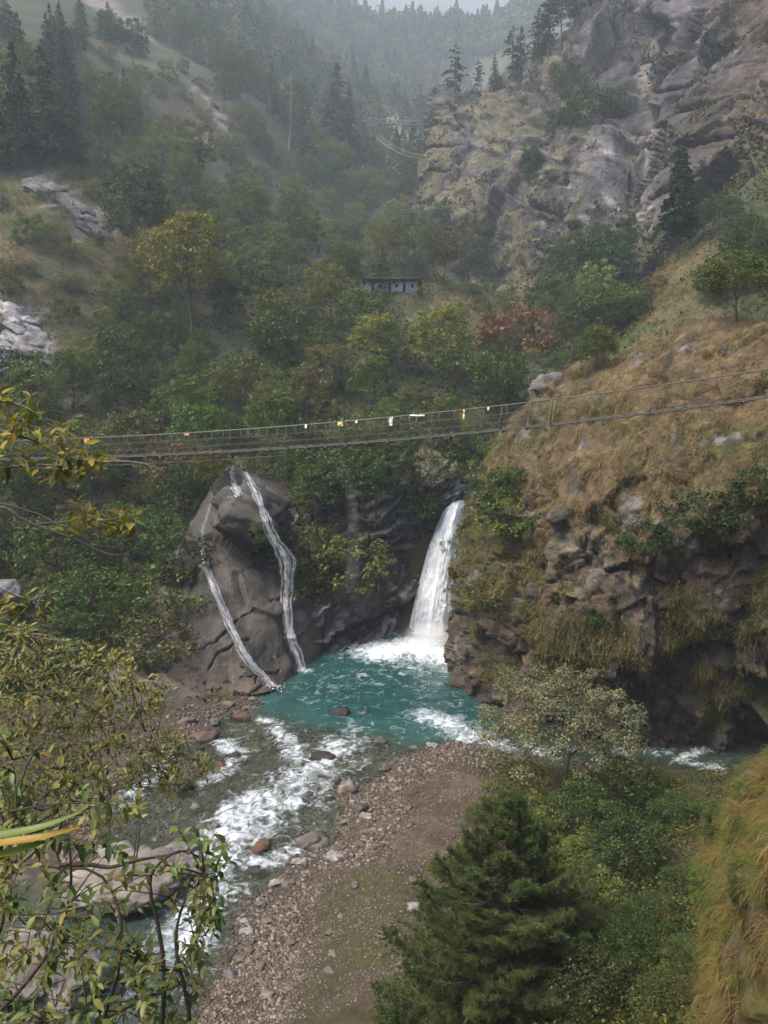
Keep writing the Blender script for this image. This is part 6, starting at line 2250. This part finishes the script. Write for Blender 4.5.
footbridge()


# two cable bridges far up the valley
def far_bridge(a, b, ya, yb, sag, label):
    pa, pb = P(a[0], a[1], ya), P(b[0], b[1], yb)
    d = unit((pb - pa) * [1, 1, 0]); nn = np.array([-d[1], d[0], 0])
    t = np.linspace(-.06, 1.06, 40)
    c = pa + (pb - pa) * t[:, None] - np.array([0, 0, 1]) * (4 * sag * t * (1 - t))[:, None]
    root = empty('cable_bridge', tuple(pa), label, 'bridge', 'cable bridges far up the valley')
    mb = MB()
    for i in range(39):
        p, q = c[i] - pa, c[i + 1] - pa
        hw = nn * .6
        V = [p - hw, p + hw, q + hw, q - hw] + [x + np.array([0, 0, .22]) for x in (p - hw, p + hw, q + hw, q - hw)]
        mb.put(V, [(0, 3, 2, 1), (4, 5, 6, 7), (0, 1, 5, 4), (2, 3, 7, 6), (0, 4, 7, 3), (1, 2, 6, 5)])
    add('deck', mb.mesh('deck', M_fardeck), root)
    for s in (-1, 1):
        mb = MB()
        mb.tube(c - pa + nn * s * .65 + [0, 0, 1.25], .06, 5)
        add('handrail_cable', mb.mesh('handrail_cable', M_fardeck), root)
        mb = MB()
        for i in range(1, 39, 2):
            mb.tube([c[i] - pa + nn * s * .6, c[i] - pa + nn * s * .65 + [0, 0, 1.25]], .03, 4)
        o = add('railing', mb.mesh('railing', M_fardeck), root)


M_fardeck = mat_plain('grey_metal', (.10, .10, .11), .6, .2)
far_bridge((368, 122), (440, 126), 260, 236, .35, 'upper of two far cable bridges, running level into the left tip of the far cliff')
far_bridge((380, 141), (430, 159), 250, 236, 1.6, 'lower sagging far cable bridge beneath the level one')


# ---------------------------------------------------------------- hut
def hut():
    h = cast_px(392, 292, ['ground'])
    p = np.array(h[0])
    k = p[1] / F
    Wd, Hh, Dp = 49 * k, 9.0 * k, 3.2
    c = P(391, 291.5, p[1])
    root = empty('long_hut', tuple(c - [0, 0, 1]), 'long low white hut with dark flat roof on the terrace in the forest', 'hut')
    Mp = mat_plain('grey_timber', (.16, .15, .14), .8)
    Mw = mat_plain('whitewash', (.36, .37, .39), .8, vary=.12, scale=1.5)
    Mr = mat_plain('roof_sheet', (.07, .062, .058), .7, .1)
    Md = mat_plain('shadowed_door', (.035, .032, .03), .8)
    Mg = mat_plain('dark_glass', (.03, .035, .04), .2)
    mb = MB(); mb.box((0, Dp / 2, 1 + Hh / 2 - .5), (Wd, Dp, Hh + 1))
    add('wall', mb.mesh('wall', Mw), root)
    mb = MB(); R = rot('X', -6)
    mb.box((0.2, Dp / 2 - .2, 1 + Hh + .12), (Wd + 1.2, Dp + 1.6, .16), R)
    add('roof', mb.mesh('roof', Mr), root)
    for x in (-.36, -.03, .26):
        mb = MB(); mb.box((x * Wd, -.02, 1 + Hh * .42), (Wd * .055, .06, Hh * .84)); add('door', mb.mesh('door', Md), root)
    for x in (-.22, -.12, .11, .42):
        mb = MB(); mb.box((x * Wd, -.03, 1 + Hh * .58), (Wd * .05, .06, Hh * .34)); f = add('window', mb.mesh('window', Md), root)
        mb = MB(); mb.box((x * Wd, -.07, 1 + Hh * .58), (Wd * .04, .03, Hh * .27)); add('pane', mb.mesh('pane', Mg), f)
    for x in np.linspace(-.48, .5, 7):
        mb = MB(); mb.tube([(x * Wd, -.75, -.3), (x * Wd, -.75, 1 + Hh + .1)], .04, 6); add('post', mb.mesh('post', Mp), root)


hut()


def dead_trunk(px, py, top, lean, label, r=.32):
    h = cast_px(px, py, ['ground'])
    p = np.array(h[0])
    t = P(px + lean, top, p[1])
    rg = np.random.default_rng(int(px))
    root = empty('dead_tree', tuple(p), label, 'dead tree')
    mb = MB()
    path = limb_tube(mb, (0, 0, -1), t - p, r, r * .3, rg, (.27, .25, .22), 7, 10, .03)
    add('trunk', mb.mesh('trunk', M_bark, True), root)
    for k in range(9):
        a = path[rg.integers(3, 9)]
        mb = MB()
        ang = rg.uniform(0, 6.28)
        L = rg.uniform(1, 3.2)
        limb_tube(mb, a, a + np.array([math.cos(ang) * L, math.sin(ang) * L, L * .5]), r * .3, .04, rg, (.24, .22, .2), 4, 5, .1)
        add('branch', mb.mesh('branch', M_bark, True), root)


dead_trunk(289, 150, 76, 2, 'tall pale dead trunk standing on the hazy slope left of the big dark spruces', .28)
dead_trunk(322, 236, 203, -15, 'pale leaning dead trunk above the hut, left of it', .35)
for a, b, t, l, lab in [(352, 255, 222, 1, 'thin bare stem left of the hut, first of four'), (358, 250, 215, 0, 'thin bare stem left of the hut, second of four'),
                        (372, 250, 212, 1, 'thin bare stem behind the hut, third of four'), (338, 240, 212, 0, 'thin bare stem further left of the hut, fourth of four')]:
    dead_trunk(a, b, t, l, lab, .14)

# ---------------------------------------------------------------- words for every tree of the forest
WHERE = [((-60, 80, -50, 110), 'high in the upper left corner'), ((80, 150, -50, 80), 'at the top, left of the bare earth scar'), ((150, 240, -50, 90), 'on the high hazy slope left of the middle'), ((240, 460, -50, 150), 'on the hazy slope below the valley head'),
         ((-60, 60, 110, 200), 'on the upper rim of the left grassy clearing'), ((60, 150, 80, 160), 'under the high spruces at upper left'), ((150, 240, 90, 180), 'beside the grey rock scar on the left slope'),
         ((-60, 60, 200, 300), 'in the left grassy clearing'), ((60, 130, 160, 250), 'right of the left grassy clearing'), ((130, 180, 180, 330), 'left of the yellow green autumn tree'), ((180, 250, 180, 270), 'behind the yellow green autumn tree'),
         ((250, 320, 150, 215), 'between the pale dead trunk and the leaning one'), ((320, 440, 150, 215), 'on the pale hazy slope above the hut'), ((250, 330, 215, 300), 'right of the yellow green autumn tree'), ((330, 440, 215, 296), 'close round the white hut'),
         ((-60, 60, 300, 390), 'beside the pale rock outcrop at the left edge'), ((60, 130, 250, 350), 'below the left grassy clearing'), ((130, 200, 330, 400), 'straight below the yellow green autumn tree'), ((200, 260, 270, 350), 'right below the yellow green autumn tree'),
         ((260, 330, 300, 370), 'in the thick forest left of the hut terrace'), ((330, 400, 296, 350), 'just below the hut terrace'), ((400, 480, 215, 300), 'right of the hut'), ((400, 480, 300, 350), 'on the golden terrace below the hut'), ((480, 560, 215, 360), 'near the wide red shrub'),
         ((560, 800, 200, 420), 'between the far cliff and the grassy knoll'), ((-60, 60, 390, 450), 'behind the left end of the footbridge'), ((60, 130, 350, 450), 'above the footbridge near its left end'), ((130, 200, 400, 450), 'above the footbridge left of the cascades'),
         ((200, 260, 350, 450), 'above the footbridge over the forked cascade'), ((260, 330, 370, 450), 'above the footbridge right of the cascades'), ((330, 400, 350, 450), 'above the footbridge over the gorge wall'), ((400, 480, 350, 450), 'above the footbridge over the main waterfall'), ((480, 600, 360, 450), 'behind the left shoulder of the grassy knoll'),
         ((-60, 60, 450, 530), 'just below the footbridge at the left edge'), ((60, 130, 450, 530), 'just below the footbridge left of the cascades'), ((130, 240, 450, 530), 'under the footbridge beside the cascades'), ((-60, 60, 530, 720), 'low on the dark left bank'), ((60, 130, 530, 720), 'on the dark left bank above the olive shrub'),
         ((130, 240, 530, 720), 'next to the pale slabs'), ((240, 500, 450, 600), 'on the rim of the gorge')]
ORD = ['leftmost', 'second from the left', 'third from the left', 'fourth from the left', 'fifth from the left', 'sixth from the left', 'seventh from the left', 'eighth from the left', 'ninth from the left', 'tenth from the left']
groups = {}
for rec in PLACED:
    o, sp, shp, tint, px, py, d = rec
    if o.get('label'):
        continue
    wh = 'on the wooded slope'
    for (x0, x1, y0, y1), w in WHERE:
        if x0 <= px < x1 and y0 <= py < y1:
            wh = w; break
    noun = 'shrub' if o.get('category') == 'shrub' else ('spruce' if 'spruce' in sp else 'tree')
    groups.setdefault((tint, shp, noun, wh), []).append(rec)
for (tint, shp, noun, wh), rs in groups.items():
    rs.sort(key=lambda r: r[4])
    if len(rs) > 1:
        rs2 = [r for r in rs]
    for i, r in enumerate(rs):
        shp_ = shp.replace('broadleaf', '').strip()
        lab = f'{tint} {shp_} {noun} {wh}'
        if len(rs) == 2:
            lab = ['left', 'right'][i] + f' one of two {tint} {shp_} {noun}s ' + wh
        elif len(rs) > 2:
            lab = f'{tint} {shp_} {noun} {wh}, {ORD[min(i, 9)]}'
        w_ = lab.split()
        r[0]['label'] = ' '.join(w_[:16])
        r[0]['group'] = f'{noun}s {wh}'
print('label words max', max(len(r[0]['label'].split()) for r in PLACED), 'labels', len(set(r[0]['label'] for r in PLACED)), 'of', len(PLACED))
# ---------------------------------------------------------------- the air of the valley
def haze_box():
    mb = MB()
    x0, x1, y0, y1, z0, z1 = -950, 950, -100, 1650, -190, 880
    mb.box(((x0 + x1) / 2, (y0 + y1) / 2, (z0 + z1) / 2), (x1 - x0, y1 - y0, z1 - z0))
    m, nt, out = mat_base('valley_air')
    v = nt.nodes.new('ShaderNodeVolumePrincipled')
    v.inputs['Color'].default_value = (.78, .895, 1, 1)
    v.inputs['Density'].default_value = HAZE
    v.inputs['Anisotropy'].default_value = .1
    nt.links.new(v.outputs[0], out.inputs['Volume'])
    tag(add('haze', mb.mesh('haze', m)), kind='stuff')


haze_box()
